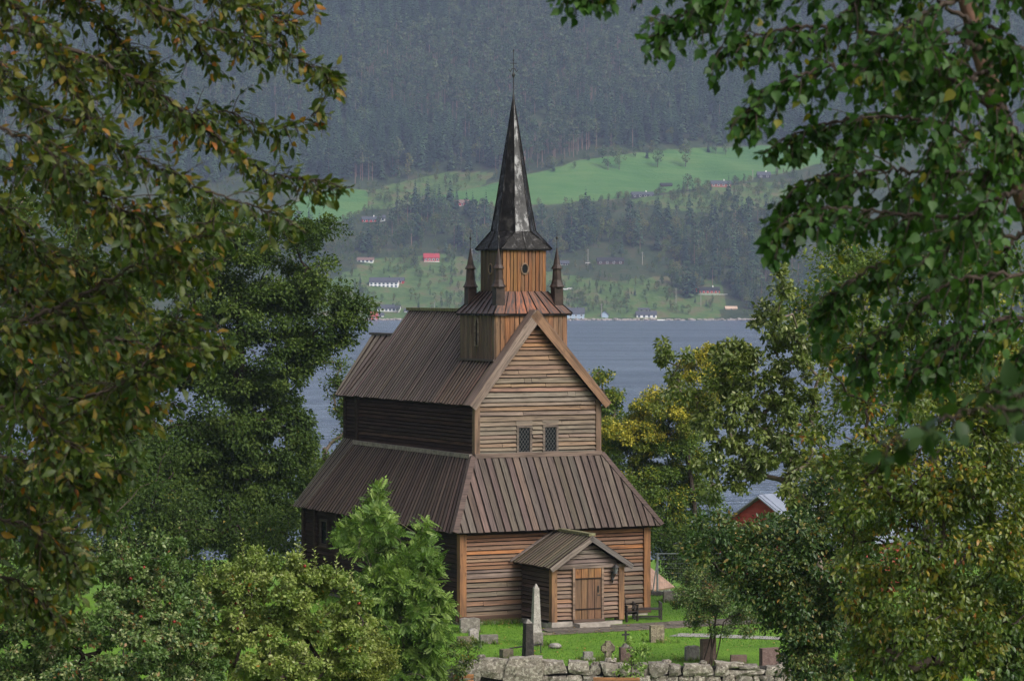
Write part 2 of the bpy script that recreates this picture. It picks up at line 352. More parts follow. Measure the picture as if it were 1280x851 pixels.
# where the wood stands: (screen-side masks only choose the place on the hill)
EDGE = np.array([(-300, 230), (300, 228), (420, 234), (470, 228), (520, 214), (560, 212), (620, 216), (690, 208), (740, 191), (800, 184), (880, 180), (1000, 178), (1600, 175)])
WOODS = [[(440, 322), (462, 296), (500, 272), (530, 256), (575, 262), (615, 280), (700, 284), (735, 280), (780, 280), (860, 284), (1000, 270), (1010, 340), (905, 348), (850, 330), (760, 305), (700, 322), (600, 318), (540, 306)],
         [(905, 350), (1020, 330), (1280, 330), (1280, 392), (930, 392)], [(-50, 300), (330, 290), (400, 300), (410, 330), (-50, 350)], [(830, 348), (905, 345), (905, 378), (850, 372)]]
HOUSES = []     # (x, y, radius) kept clear of wood, filled just below
houses = [  # px, base py, width px, height px, wall, roof, yaw, label, long side windows
 (480, 359, 36, 13, 'white', 'slate', -4, 'long white two storey house with dark roof above the shore road', 7),
 (501, 355, 8, 9, 'red', 'slate', -4, 'small red annex beside the long white house on the far shore', 1),
 (539, 328, 19, 12, 'redwhite', 'red', 6, 'red house on a white basement alone on the far grassy slope', 4),
 (457, 328, 20, 7, 'white', 'brownroof', -5, 'low white house with a brown roof above the far grassy slope', 4),
 (463, 278, 22, 8, 'red', 'slate', 8, 'long red farmhouse with a white chimney at the edge of the wood', 4),
 (478, 277, 6, 9, 'white', 'slate', 8, 'white fronted gable house beside the long red farmhouse', 1),
 (577, 258, 18, 9, 'redwhite', 'brownroof', 8, 'red cottage with white windows just below the big meadow', 3),
 (486, 390, 28, 10, 'white', 'slate', -6, 'white house with a long dark roof close to the far waterside', 6),
 (456, 390, 11, 8, 'cream', 'slate', -4, 'cream house with dark roof beside the waterside tree', 2),
 (467, 400, 9, 11, 'red', 'redroof', 14, 'red boathouse at the water edge on the far shore', 1),
 (475, 397, 9, 7, 'white', 'slate', 6, 'small white shed joined to the red boathouse', 1),
 (510, 391, 9, 6, 'white', 'slate', 0, 'small white cabin partly hidden behind the church roof', 1),
 (763, 331, 33, 10, 'brown', 'black', 2, 'long dark brown cabin with flat black roof and white doors', 4),
 (705, 332, 12, 7, 'brown', 'slate', 3, 'small dark brown cabin beside the tower pinnacle', 2),
 (717, 400, 27, 16, 'blue', 'slate', -3, 'pale blue two storey house on the far waterside', 4),
 (756, 397, 9, 9, 'blue', 'slate', 84, 'little pale blue boathouse with a pointed gable', 1),
 (808, 398, 25, 10, 'white', 'slate', 2, 'white flat roofed boathouse with long quay on the far shore', 4),
 (805, 389, 13, 5, 'white', 'slate', 2, 'small white upper pavilion on top of the quay boathouse', 2),
 (887, 367, 25, 9, 'bright', 'black', 2, 'bright red cabin with black roof on a white terrace', 5),
 (914, 388, 14, 6, 'tan', 'tanroof', 3, 'tan timber shed just above the stone jetty', 1),
 (803, 247, 27, 8, 'black', 'slate', 6, 'dark cabin with white windows and chimney at the meadow edge', 4),
 (833, 234, 14, 6, 'brown', 'black', 4, 'small windowless dark barn at the meadow edge', 0),
 (901, 234, 25, 9, 'brick', 'slate', 4, 'reddish cabin with wide grey roof at the meadow edge', 4),
 (955, 223, 16, 9, 'black', 'slate', 3, 'dark blue cabin with white chimney on the upper meadow', 2),
]
for h in houses: p = hit(h[0], h[1]); HOUSES.append((p[0], p[1], max(10, h[2]*.42)))
N = 60000
X = RNG.uniform(-760, 760, N); Y = RNG.uniform(2408, 3420, N); Z = zfar(X, Y); px, py = proj(np.stack([X, Y, Z], -1))
upper = py < np.interp(px, EDGE[:, 0], EDGE[:, 1])+RNG.normal(0, 2.0, N)
mid_ = np.zeros(N, bool)
for w_ in WOODS: mid_ |= inpoly(px, py, w_)
mead = np.zeros(N, bool)
for m_ in MEADOW: mead |= inpoly(px, py, m_)
clear = np.ones(N, bool)
for (hx_, hy_, hr_) in HOUSES: clear &= ~((abs(X-hx_) < hr_*.9) & (Y > hy_-np.where(mid_ | upper, 78, 22)) & (Y < hy_+hr_))
u = RNG.uniform(0, 1, N); spot = np.sin(X*.017+Y*.011)+np.sin(X*.006-Y*.019+2)
keep = clear & ~mead & np.where(upper, u < .40, np.where(mid_, u < .5, u < .24+.4*(spot > .4)))
# a clearing on the steep slope behind the spire
keep &= ~((abs(px-688) < 34) & (abs(py-158) < 7))
pat = np.sin(X*.011+1.3)+np.sin(Y*.017-X*.005)+np.sin(X*.031+Y*.02+.7)*.6+RNG.normal(0, .45, N)
kind = np.where(upper, np.where(RNG.uniform(0, 1, N) < .045, RNG.choice([6, 7, 8], N), np.where(pat > .1, RNG.choice([3, 4, 5], N), RNG.choice([0, 1, 2], N))), np.where(mid_, RNG.choice(9, N, p=[.06, .06, .05, .04, .04, .03, .28, .28, .16]), RNG.choice(9, N, p=[.03, .03, .02, .02, .0, .0, .35, .35, .20])))
scale = np.where(kind < 3, RNG.uniform(16, 37, N), np.where(kind < 6, RNG.uniform(21, 35, N), RNG.uniform(10, 18, N))); low = ~upper & ~mid_; scale = np.where(low, RNG.uniform(3, 9.5, N), scale)
P = np.stack([X, Y, Z], -1)
gn_scatter('hillside_wood', P[keep & (upper | mid_)], kind[keep & (upper | mid_)], scale[keep & (upper | mid_)], 'dense pine and spruce wood covering the far hillside')
gn_scatter('hillside_scrub', P[keep & low], kind[keep & low], scale[keep & low], 'loose scrub bushes dotted over the lower far slope')
tv = bpy.data.objects
# ---- single trees that stand clear of the wood
def far_tree(px_, py_, kind_, h, label, group=None, name='hillside_tree'):
    p = hit(px_, py_); rz = random.uniform(0, 6.28); e = empty(name, p, rz, label, 'tree', group); e.scale = (h, h, h)
    link(bpy.data.objects.new('trunk', PROTO[kind_][1]), e); link(bpy.data.objects.new('crown', PROTO[kind_][0]), e); return e
far_tree(510, 224, 8, 26, 'tall pale green broadleaf tree standing before the dark conifer wood')
far_tree(760, 213, 6, 24, 'pale leafy birch on the big meadow beside a brownish bush')
far_tree(774, 213, 7, 22, 'brownish round bush on the big meadow beside a pale birch')
far_tree(822, 210, 7, 20, 'round leafy bush on the upper meadow, lowest of its clump')
far_tree(857, 253-44, 6, 24, 'broad leafy tree at the top of the meadow below the wood')
far_tree(895, 193, 6, 20, 'small round tree alone at the top edge of the meadow')
far_tree(859, 240, 7, 18, 'dark round tree at the meadow edge between barn and reddish cabin')
far_tree(872, 241, 6, 15, 'small tree at the meadow edge touching the reddish cabin')
far_tree(911, 250, 1, 24, 'dark spruce standing alone below the reddish cabin')
for i in range(26):
    x = random.uniform(560, 1000); y = np.interp(x, [560, 690, 800, 1000], [236, 214, 196, 190])+random.uniform(-7, 3)
    far_tree(x, y, random.choice((6, 7, 7, 6, 8, 1)), random.uniform(7, 15), 'low leafy bush in the ragged edge between meadow and conifer wood', 'bushes along the upper meadow edge')
far_tree(497, 392, 6, 11, 'round bush on the far waterside behind the long dark roof')
for (x, y) in ((562, 264), (550, 266), (571, 262), (583, 268), (591, 272), (540, 268), (528, 266)):
    far_tree(x, y, random.choice((0, 1, 2)), random.uniform(19, 25), 'dark spruce in the row below the red cottage', 'spruces below the red cottage')
for i in range(60):
    x, y = random.uniform(415, 960), random.uniform(326, 396)
    if any(abs(x-h[0]) < h[2]*.6 and -4 < y-h[1] < 30 for h in houses): continue
    far_tree(x, y, random.choice((6, 7, 8, 6, 7, 1)), random.uniform(6, 13), 'leafy bush standing on the open slope above the far waterside', 'bushes above the far waterside')
for i in range(46):
    x, y = random.uniform(430, 980), random.uniform(272, 322)
    if any(abs(x-h[0]) < h[2]*.7 and -4 < y-h[1] < 34 for h in houses): continue
    far_tree(x, y, random.choice((6, 7, 8, 0, 2, 3)), random.uniform(13, 21), 'tree in the mixed wood between the meadow and the far shore', 'trees of the mixed far wood')
# ---- far houses
HC = dict(white=(.78, .77, .75), red=(.38, .035, .035), redwhite=(.36, .03, .035), cream=(.62, .58, .42), brown=(.06, .035, .028), blue=(.34, .44, .55), bright=(.55, .05, .04), tan=(.5, .34, .22), black=(.03, .03, .04), brick=(.26, .09, .06))
RC = dict(slate=(.055, .06, .075), red=(.30, .035, .045), brownroof=(.16, .10, .085), redroof=(.3, .06, .05), black=(.02, .02, .022), tanroof=(.45, .32, .24))
HM = {k: m_plain('house_'+k, v, .12, .8, .7, .3, .1) for k, v in HC.items()}; RM = {k: m_plain('roof_'+k, v, .2, 1.2, .7, .3, .2) for k, v in RC.items()}
FARGL = NT('far_window_glass').base((.05, .06, .08), .2, .5); TRIMW = HM['white']
for (px_, py_, wpx, hpx, wc, rc_, yaw, label, nwin) in houses:
    p = hit(px_, py_); mpp = p[1]/F; Wd, Ht = wpx*mpp, hpx*mpp; dp = max(5.0, min(Wd*.6, 9.0))
    e = empty('far_house', (p[0], p[1]+dp*.5, p[2]-.6), R(yaw), label, 'house', None)
    if abs(yaw) > 45: Wd, dp = dp, Wd
    wh = Ht*.56; rh = max(1.2, Ht*.44)
    mk('wall', *join([box(0, 0, wh/2-1.0, Wd, dp, wh+2.0), ([(-Wd/2, -dp/2, wh), (-Wd/2, dp/2, wh), (-Wd/2, 0, wh+rh), (-Wd/2+.2, -dp/2, wh), (-Wd/2+.2, dp/2, wh), (-Wd/2+.2, 0, wh+rh)], [(0, 2, 1), (3, 4, 5), (0, 3, 5, 2), (1, 2, 5, 4)]),
          ([(Wd/2, -dp/2, wh), (Wd/2, dp/2, wh), (Wd/2, 0, wh+rh), (Wd/2-.2, -dp/2, wh), (Wd/2-.2, dp/2, wh), (Wd/2-.2, 0, wh+rh)], [(0, 1, 2), (3, 5, 4), (0, 2, 5, 3), (1, 4, 5, 2)])]), HM[wc], e)
    ov = .5; V = []
    for s in (-1, 1):
        q = [(-Wd/2-ov, 0, wh+rh+.22), (Wd/2+ov, 0, wh+rh+.22), (Wd/2+ov, s*(dp/2+ov), wh-.1), (-Wd/2-ov, s*(dp/2+ov), wh-.1)]
        V.append((q+[(x, y, z-.22) for x, y, z in q], [(0, 1, 2, 3), (7, 6, 5, 4), (0, 4, 5, 1), (1, 5, 6, 2), (2, 6, 7, 3), (3, 7, 4, 0)]))
    rf = mk('roof', *join(V), RM[rc_], e)
    if wpx > 15: mk('chimney', *box(Wd*.18, 0, wh+rh+.5, .9, .9, 1.6), HM['white'] if wc in ('black', 'red', 'brick', 'bright') else RM['slate'], rf)
    if wc == 'redwhite': mk('basement', *box(0, -.06, wh*.12, Wd+.1, dp+.1, wh*.42), HM['white'], e)
    rows = 2 if Ht > 8.5 else 1
    for r_ in range(rows):
        for k in range(nwin):
            x = -Wd/2+Wd*(k+.5)/nwin; z_ = wh*(.66 if rows == 1 else (.3 if r_ == 0 else .74)); ww, hh = min(1.5, Wd/nwin*.5), min(1.4, wh/rows*.5)
            f = mk('window', *box(x, -dp/2-.06, z_, ww+.4, .1, hh+.4), TRIMW if wc != 'white' else HM['blue'], e)
            mk('pane', *box(x, -dp/2-.14, z_, ww, .06, hh), FARGL, f)
    if wc == 'bright': mk('terrace', *box(2, -dp/2-2, -.4, Wd*1.5, 4, 1.2), HM['white'], e); mk('annex', *box(-Wd*.72, 0, 1.6, 3.2, 3, 6.5), HM['bright'], e)
    if 'quay' in label and 'long' in label: mk('quay', *box(Wd*.55, -dp*.5-1, -.9, Wd*1.5, 5, 1.6), HM['white'], e)
# stone jetty and shore stones
SHST = m_plain('shore_stone', (.30, .27, .26), .4, .6, .9, .2, .5, 3)
def rock(rng, sx, sy, sz, jag=.22):
    V = []
    for i, phi in enumerate((-90, -45, 0, 45, 90)):
        for k in range(6 if abs(phi) < 90 else 1):
            a = 2*math.pi*k/6; c = math.cos(R(phi)); d = np.array([c*math.cos(a), c*math.sin(a), math.sin(R(phi))])
            d = np.sign(d)*abs(d)**.72; V.append(d*np.array([sx, sy, sz])/2*(1+rng.uniform(-jag, jag)))
    Q = []
    for k in range(6): Q.append((0, 1+(k+1) % 6, 1+k))
    for r_ in range(2):
        for k in range(6): Q.append((1+r_*6+k, 1+r_*6+(k+1) % 6, 7+r_*6+(k+1) % 6, 7+r_*6+k))
    for k in range(6): Q.append((13+k, 13+(k+1) % 6, 19))
    return V, Q
L = []
for i in range(420):
    x = random.uniform(425, 945); q = at(x, 400, SHORE-2); s = random.uniform(1.0, 2.6)
    y0 = SHORE-1-(6*math.sin(q[0]*.021+.5)+4*math.sin(q[0]*.008+2))*.6
    v, f = rock(random, s*1.4, s, s*.8); L.append((np.array(v)+np.array([q[0], y0+random.uniform(-3, 3), -11.9+random.uniform(0, 1.0)]), f))
s_ = mk('shore_stones', *join(L), SHST); tag(s_, 'band of pale boulders along the far waterline', 'stones', kind='stuff')
for x, y, h, pl in ((752, 398, 12, 'grey utility pole beside the little pale blue boathouse'), (590, 330, 13, 'grey utility pole on the open slope beside the tower skirt'), (860, 238, 11, 'grey utility pole beside the dark round tree at the meadow edge'), (803, 331, 11, 'grey utility pole near the end of the long dark brown cabin'), (543, 392, 9, 'short grey utility pole rising just behind the church ridge'),
                    (845, 380, 13, 'grey utility pole in the scrub between quay boathouse and bright red cabin'), (735, 332, 14, 'grey utility pole beside the lone white car near the brown cabin'), (941, 226, 10, 'grey utility pole next to the dark blue meadow cabin'), (876, 383, 12, 'grey utility pole under the terrace of the bright red cabin')):
    p = hit(x, y); tag(mk('utility_pole', *join([tube([(0, 0, -.5), (0, 0, h)], [.32, .26], 6), box(0, 0, h-.8, 2.0, .2, .2)]), m_plain('pole_wood', (.3, .27, .24), .2), M=Matrix.Translation(p.tolist())), pl, 'pole', 'utility poles across the fjord')
for i, (x, y, c) in enumerate(((706, 363, 'white'), (712, 362, 'white'), (735, 330, 'white'))):
    p = hit(x, y); e = empty('parked_car', (p[0], p[1], p[2]+.3), R(random.uniform(-20, 20)), ('white car on the far gravel turnout, in front of its neighbour', 'white car on the far gravel turnout, behind its neighbour', 'white car beside the utility pole near the long brown cabin')[i], 'car')
    mk('body', *join([box(0, 0, .65, 4.4, 1.8, .7)]), HM[c], e); mk('cabin', [(-1.4, -.8, 1.0), (1.3, -.8, 1.0), (1.3, .8, 1.0), (-1.4, .8, 1.0), (-.9, -.7, 1.6), (.8, -.7, 1.6), (.8, .7, 1.6), (-.9, .7, 1.6)], [(4, 5, 6, 7), (0, 1, 5, 4), (1, 2, 6, 5), (2, 3, 7, 6), (3, 0, 4, 7)], FARGL, e)
    for sx in (-1.3, 1.3):
        for sy in (-.85, .85): mk('wheel', *tube([(sx, sy-.1, .3), (sx, sy+.1, .3)], .33, 10), IRONF if 'IRONF' in globals() else RM['black'], e)
# ================================================================== the stave church
AZ = 0.456
_cx, _cy = 50.707, 99.649
CH_X = _cx*math.cos(AZ) - _cy*math.sin(AZ); CH_Y = _cx*math.sin(AZ) + _cy*math.cos(AZ)
church = empty('stave_church', (CH_X, CH_Y, 0), AZ, 'weathered brown timber stave church with steep board roofs and a black spire', 'church')
def ch2w(x, y, z=0): return (CH_X + x*math.cos(AZ) - y*math.sin(AZ), CH_Y + x*math.sin(AZ) + y*math.cos(AZ), z)
WOOD = m_wood('weathered_plank'); ROOFW = m_wood('roof_board_wood', .75, .25, (.045, .034, .032), .45)
DARK = m_plain('shadowed_timber', (.03, .022, .018), .3, 4, .9, .1)  # near-black colour, stands in for shade in gaps and along board edges
TARW = m_wood('tarred_shaded_plank', .85, .12, (.012, .009, .008), .6)  # tar tone, darkened further to paint in the shade of the left walls
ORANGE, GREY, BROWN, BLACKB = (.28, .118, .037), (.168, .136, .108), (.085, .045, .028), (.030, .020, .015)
RGREY, RPURP = (.15, .118, .102), (.09, .073, .062)
a_, b_, d_ = 4.0, 2.671, 1.518
h1, h1e, h2, h3, h4 = 3.15, 3.244, 5.923, 7.855, 11.325
ER, AX = 0.33, -0.2
Y2 = d_ + 11.10
rr = random.Random(11)
def post(x, y, z0, z1, wx_, wy_, mat, col, name='corner_post'):
    o = mk(name, *box(0, 0, 0, z1-z0, wy_, wx_), mat, church); o.location = (x, y, (z0+z1)/2); o.rotation_euler = (0, -math.pi/2, 0); o.color = (*col, 1); return o
def clap(part, axis, pos, out, u0, u1, z0, z1, col, mat, holes=(), thick=.03, lean=.045, z_hi=None):
    """one lapped plank of a wall; axis 'x': runs along x at y=pos, 'y': runs along y at x=pos; u0,u1 = (lower, upper) ends"""
    segs = [(u0, u1)]; holes = list(holes)
    if u1[0]-u0[0] > 2.5:
        for _ in range(rr.choice((0, 0, 1, 1, 2))): q_ = rr.uniform(u0[0]+.6, u1[0]-.6); holes.append((q_, q_+rr.uniform(.008, .016), z0-1, z1+1))
    for (ha, hb, za, zb) in holes:
        if z1 > za+.02 and z0 < zb-.02:
            ns = []
            for (s0, s1) in segs:
                if hb <= s0[0] or ha >= s1[0]: ns.append((s0, s1)); continue
                if ha-s0[0] > .05: ns.append((s0, (ha, ha)))
                if s1[0]-hb > .05: ns.append(((hb, hb), s1))
            segs = ns
    for (s0, s1) in segs:
        def pt(u, z, o): return (u, pos+out*o, z) if axis == 'x' else (pos+out*o, u, z)
        sag = rr.uniform(-.014, .014); gp_ = rr.uniform(.022, .046)
        poly = [pt(s0[0], z0+sag, lean), pt(s1[0], z0-sag, lean+rr.uniform(-.01, .025)), pt(s1[1], z1-gp_, -.012), pt(s0[1], z1-gp_, -.012)]
        nrm = (0, out, 0) if axis == 'x' else (out, 0, 0)
        board(part, poly, thick, (1, 0, 0) if axis == 'x' else (0, 1, 0), mat, col, normal=nrm, edge=DARK)

# ---- front lower wall
fw = mk('front_wall', *box(0, .16, h1/2+.05, 2*a_-.1, .22, h1+.1), DARK, church)
z, k = .12, 0
while z < h1-.02:
    hgt = rr.choice((.125, .15, .165, .185, .2)); t = z/h1
    c = mixc(GREY, ORANGE, (t-.25)*1.1 + rr.uniform(-.45, .5)); c = mixc(c, BROWN, rr.uniform(0, .5))
    for s in ((-a_+.2, .02), (.02, a_-.2)) if k % 5 == 3 else ((-a_+.2, a_-.2),):
        clap(fw, 'x', .04, -1, (s[0], s[0]), (s[1], s[1]), z, min(z+hgt, h1), jit(c, .16, rr), WOOD)
    z += hgt; k += 1
for s in (-1, 1):
    post(s*(a_-.13), .06, .03, h1+.01, .27, .27, WOOD, (.23, .11, .05))
sill = mk('sill_beam', *box(0, .06, .03, 2*a_+.06, .3, .2), WOOD, church); sill.color = (*BROWN, 1)
# ---- left lower wall (tarred; the shade of this sunless side is in its colour too)
lw = mk('side_wall', *box(-a_+.16, 7.6, h1/2+.05, .22, 15.0, h1+.1), DARK, church)
WIN_L = (12.55, 13.35, 1.75, 2.85)
z = .12
while z < h1-.02:
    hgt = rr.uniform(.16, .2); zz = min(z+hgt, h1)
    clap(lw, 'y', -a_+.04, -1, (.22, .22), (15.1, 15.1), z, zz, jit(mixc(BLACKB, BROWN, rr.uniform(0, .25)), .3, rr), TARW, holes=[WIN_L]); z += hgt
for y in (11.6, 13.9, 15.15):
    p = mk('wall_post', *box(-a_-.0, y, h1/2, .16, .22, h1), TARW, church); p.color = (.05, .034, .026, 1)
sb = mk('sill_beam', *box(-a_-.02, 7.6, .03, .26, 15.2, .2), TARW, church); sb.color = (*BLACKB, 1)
bw = mk('back_wall', *box(0, 15.1, 1.6, 2*a_-.2, .2, 3.3), DARK, church)
rw = mk('side_wall', *box(a_-.1, 7.6, 1.62, .2, 14.9, 3.2), DARK, church)

GLASS = NT('dark_leaded_glass'); GLASS = GLASS.base((.008, .009, .011), .2, .18)
LEAD = m_plain('lead_came', (.085, .085, .09), .2, 6, .5, .4)
def window(part_parent, axis, pos, out, u0, u1, z0, z1, fcol, fw_=.09, lat=True):
    def B(ua, ub, za, zb, o0, o1):
        if axis == 'x': return box((ua+ub)/2, pos+out*(o0+o1)/2, (za+zb)/2, ub-ua, abs(o1-o0), zb-za)
        return box(pos+out*(o0+o1)/2, (ua+ub)/2, (za+zb)/2, abs(o1-o0), ub-ua, zb-za)
    w = mk('window', *B(u0+.02, u1-.02, z0+.02, z1-.02, -.05, -.02), DARK, part_parent)
    f = mk('frame', *join([B(u0, u0+fw_, z0, z1, -.04, .055), B(u1-fw_, u1, z0, z1, -.04, .055), B(u0+fw_, u1-fw_, z1-fw_, z1, -.04, .052), B(u0+fw_, u1-fw_, z0, z0+fw_, -.04, .052)]), WOOD, w)
    f.color = (*fcol, 1)
    s = mk('sill', *B(u0-.05, u1+.05, z0-.06, z0-.003, -.02, .1), WOOD, w); s.color = (*mixc(fcol, BROWN, .6), 1)
    mk('pane', *B(u0+fw_, u1-fw_, z0+fw_, z1-fw_, -.02, .0), GLASS, w)
    if lat: hd = mk('head_casing', *B(u0-.02, u1+.02, z1+.002, z1+.19, -.03, .03), WOOD, w); hd.color = (*mixc(fcol, GREY, .5), 1)
    if lat:
        L = []; ua, ub, za, zb = u0+fw_, u1-fw_, z0+fw_, z1-fw_; wd, ht = ub-ua, zb-za; st = .135
        for sg in (1, -1):
            for i in range(-14, 22):
                # line u = ua + i*st + sg*(z-za)*.72, clipped to the light
                pts = []
                for tt in np.linspace(0, ht, 60):
                    u = ua+i*st+sg*tt*.72
                    if ua <= u <= ub: pts.append((u, za+tt))
                if len(pts) < 3: continue
                (u_a, z_a), (u_b, z_b) = pts[0], pts[-1]
                P = lambda u, z_: (u, pos+out*.012, z_) if axis == 'x' else (pos+out*.012, u, z_)
                L.append(beam(P(u_a, z_a), P(u_b, z_b), .010, .010, up=(0, 1, .01) if axis == 'x' else (1, 0, .01)))
        if L: mk('lattice', *join(L), LEAD, w)
    return w
window(church, 'y', -a_+.0, -1, *WIN_L, (.045, .032, .026), .1, False)

# ---- upper gable wall
gw = mk('gable_wall', *join([([(-b_+.05, d_+.1, h2-.3), (b_-.05, d_+.1, h2-.3), (b_-.05, d_+.1, h3), (AX, d_+.1, h4-.35), (-b_+.05, d_+.1, h3),
                               (-b_+.05, d_+.3, h2-.3), (b_-.05, d_+.3, h2-.3), (b_-.05, d_+.3, h3), (AX, d_+.3, h4-.35), (-b_+.05, d_+.3, h3)],
        [(0, 1, 2, 3, 4), (9, 8, 7, 6, 5), (0, 5, 6, 1), (1, 6, 7, 2), (2, 7, 8, 3), (3, 8, 9, 4), (4, 9, 5, 0)])]), DARK, church)
def gx(z, m=.12):
    if z <= h3+.1: return (-b_+.12, b_-.12)
    t = (z-h3)/(h4-.12-h3); lo, hi = -(b_+.1)*(1-t)+AX*t+m, (b_+.1)*(1-t)+AX*t-m
    return max(lo, -b_+.12), min(hi, b_-.12)
WG = [(-.91, -.26, 5.98, 7.07), (.2, .86, 5.98, 7.07)]
z = h2+.02; k = 0
while z < h4-.5:
    hgt = rr.choice((.13, .15, .165, .18, .205)); l0, r0 = gx(z); l1, r1 = gx(z+hgt)
    t = (z-h2)/(h4-h2)
    c = mixc(GREY, (.21, .145, .10), rr.uniform(0, .5)); c = mixc(c, ORANGE, max(0, (t-.42)*1.15) + rr.choice((0, 0, 0, 0, .2, .35)))
    if r1-l1 < .12: break
    clap(gw, 'x', d_+.0, -1, (l0, l1), (r0, r1), z, z+hgt, jit(c, .14, rr), WOOD, holes=[(w[0], w[1], w[2]-.04, w[3]) for w in WG])
    z += hgt; k += 1
for w in WG: window(church, 'x', d_-.0, -1, *w, (.13, .105, .09))
for s in (-1, 1):
    post(s*(b_-.1), d_+.04, h2-.04, h3+.16, .22, .24, WOOD, (.17, .11, .075))
bd = mk('skirting', *beam((-b_-.02, d_-.12, h2+.03), (b_+.02, d_-.12, h2+.03), .08, .17), WOOD, church); bd.color = (.16, .115, .095, 1)
# ---- upper left wall of the nave, and of the choir behind it
nw = mk('nave_wall', *box(-b_+.16, (d_+Y2)/2, (h2+h3)/2, .22, Y2-d_-.1, h3-h2+.7), DARK, church)
z = h2+.1
while z < h3+.12:
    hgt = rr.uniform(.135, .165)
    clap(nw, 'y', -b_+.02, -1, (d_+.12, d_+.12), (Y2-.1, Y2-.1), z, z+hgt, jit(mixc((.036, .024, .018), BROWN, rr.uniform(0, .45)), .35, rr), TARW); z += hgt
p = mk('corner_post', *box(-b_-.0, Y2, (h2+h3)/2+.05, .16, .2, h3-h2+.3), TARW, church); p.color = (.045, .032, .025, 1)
bd = mk('skirting', *beam((-b_-.14, d_, h2+.02), (-b_-.14, Y2+.05, h2+.05), .12, .16), ROOFW, church); bd.color = (.24, .2, .18, 1)
YC = 14.25
cw = mk('choir_wall', *box(-2.5+.16, (Y2+YC)/2, 6.95, .22, YC-Y2, 2.1), DARK, church)
z = 6.06
while z < 7.85:
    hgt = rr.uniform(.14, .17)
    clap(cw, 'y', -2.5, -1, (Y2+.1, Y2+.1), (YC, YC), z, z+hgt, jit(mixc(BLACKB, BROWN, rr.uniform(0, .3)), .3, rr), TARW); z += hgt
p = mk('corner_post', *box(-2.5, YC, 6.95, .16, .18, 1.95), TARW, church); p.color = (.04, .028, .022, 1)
mk('choir_wall', *box(0, YC, 6.95, 4.9, .2, 2.2), DARK, church)
mk('nave_wall', *box(b_-.1, (d_+Y2)/2, (h2+h3)/2, .2, Y2-d_, h3-h2+.3), DARK, church)

# ---- roofs : a backing slab and one board after another
def roof_boards(name, top0, top1, bot0, bot1, n, nrm, colf, mat=ROOFW, lift=.065, fill=.64, thick=.055, side=None, wid=None):
    """boards between the ridge line top0-top1 and the eave line bot0-bot1 (fanning when the two differ in length)"""
    t0, t1, b0, b1 = (np.asarray(v, float) for v in (top0, top1, bot0, bot1)); nn = np.cross(t1-t0, b0-t0); nn /= np.linalg.norm(nn)
    if nn@np.asarray(nrm, float) < 0: nn = -nn
    th = .06
    V = [t0, t1, b1, b0] + [p-nn*th for p in (t0, t1, b1, b0)]
    slab = mk(name, V, [(0, 1, 2, 3), (7, 6, 5, 4), (0, 4, 5, 1), (1, 5, 6, 2), (2, 6, 7, 3), (3, 7, 4, 0)], DARK, church)
    for i in range(n):
        f0 = (i+(1-fill)/2+rr.uniform(-.03, .03))/n; f1 = (i+(1+fill)/2+rr.uniform(-.03, .03))/n
        li = lift+rr.uniform(-.008, .01); ext = rr.uniform(-.015, .03)
        q = []
        for ff, ln_ in ((f0, 't'), (f1, 't'), (f1, 'b'), (f0, 'b')):
            T, B = t0+(t1-t0)*ff, b0+(b1-b0)*ff
            q.append((T if ln_ == 't' else B+(B-T)/np.linalg.norm(B-T)*(.03+ext))+nn*li)
        board(slab, q, thick, q[3]-q[0], mat, colf(i/n), normal=nn, edge=DARK)
    return slab
def clip_boards(name, quad, dirv, n, nrm, colf, mat=ROOFW, lift=.045, fill=.74, thick=.04):
    """boards all parallel to the slope, cut off by slanting hips: quad = top0, top1, bot1, bot0"""
    t0, t1, b1, b0 = (np.asarray(v, float) for v in quad); nn = np.cross(t1-t0, b0-t0); nn /= np.linalg.norm(nn)
    if nn@np.asarray(nrm, float) < 0: nn = -nn
    V = [t0, t1, b1, b0] + [p-nn*.06 for p in (t0, t1, b1, b0)]
    slab = mk(name, V, [(0, 1, 2, 3), (7, 6, 5, 4), (0, 4, 5, 1), (1, 5, 6, 2), (2, 6, 7, 3), (3, 7, 4, 0)], DARK, church)
    e = b1-b0; L = np.linalg.norm(e); e /= L; up = t0-b0; up = up-e*(up@e); H = np.linalg.norm(up); up /= H
    ut0, ut1 = (t0-b0)@e, (t1-b0)@e
    def top(u):   # height reached by the slope at u
        if u < ut0: return H*max(0, u)/max(ut0, 1e-6)
        if u > ut1: return H*max(0, L-u)/max(L-ut1, 1e-6)
        return H
    for i in range(n):
        u0 = L*(i+(1-fill)/2+rr.uniform(-.03, .03))/n; u1 = L*(i+(1+fill)/2+rr.uniform(-.03, .03))/n
        v0, v1 = top(u0), top(u1); li = lift+rr.uniform(-.006, .01); ex = -.03-rr.uniform(-.01, .02)
        pts = [b0+e*u0+up*ex, b0+e*u1+up*ex, b0+e*u1+up*v1, b0+e*u0+up*v0]
        if v0 > H-1e-6 and v1 < H-1e-3 and u0 < ut1: pts.insert(3, b0+e*ut1+up*H)
        if v1 > H-1e-6 and v0 < H-1e-3 and u1 > ut0: pts.insert(3, b0+e*ut0+up*H)
        board(slab, [p+nn*li for p in pts], thick, up, mat, colf(i/n), normal=nn, edge=DARK)
    return slab
def rc(base, warm, amt=.25):
    return lambda t: jit(mixc(base, warm, rr.uniform(0, amt)), .22, rr)
XE = b_+.206
yf, yb = d_-.28, Y2+.28
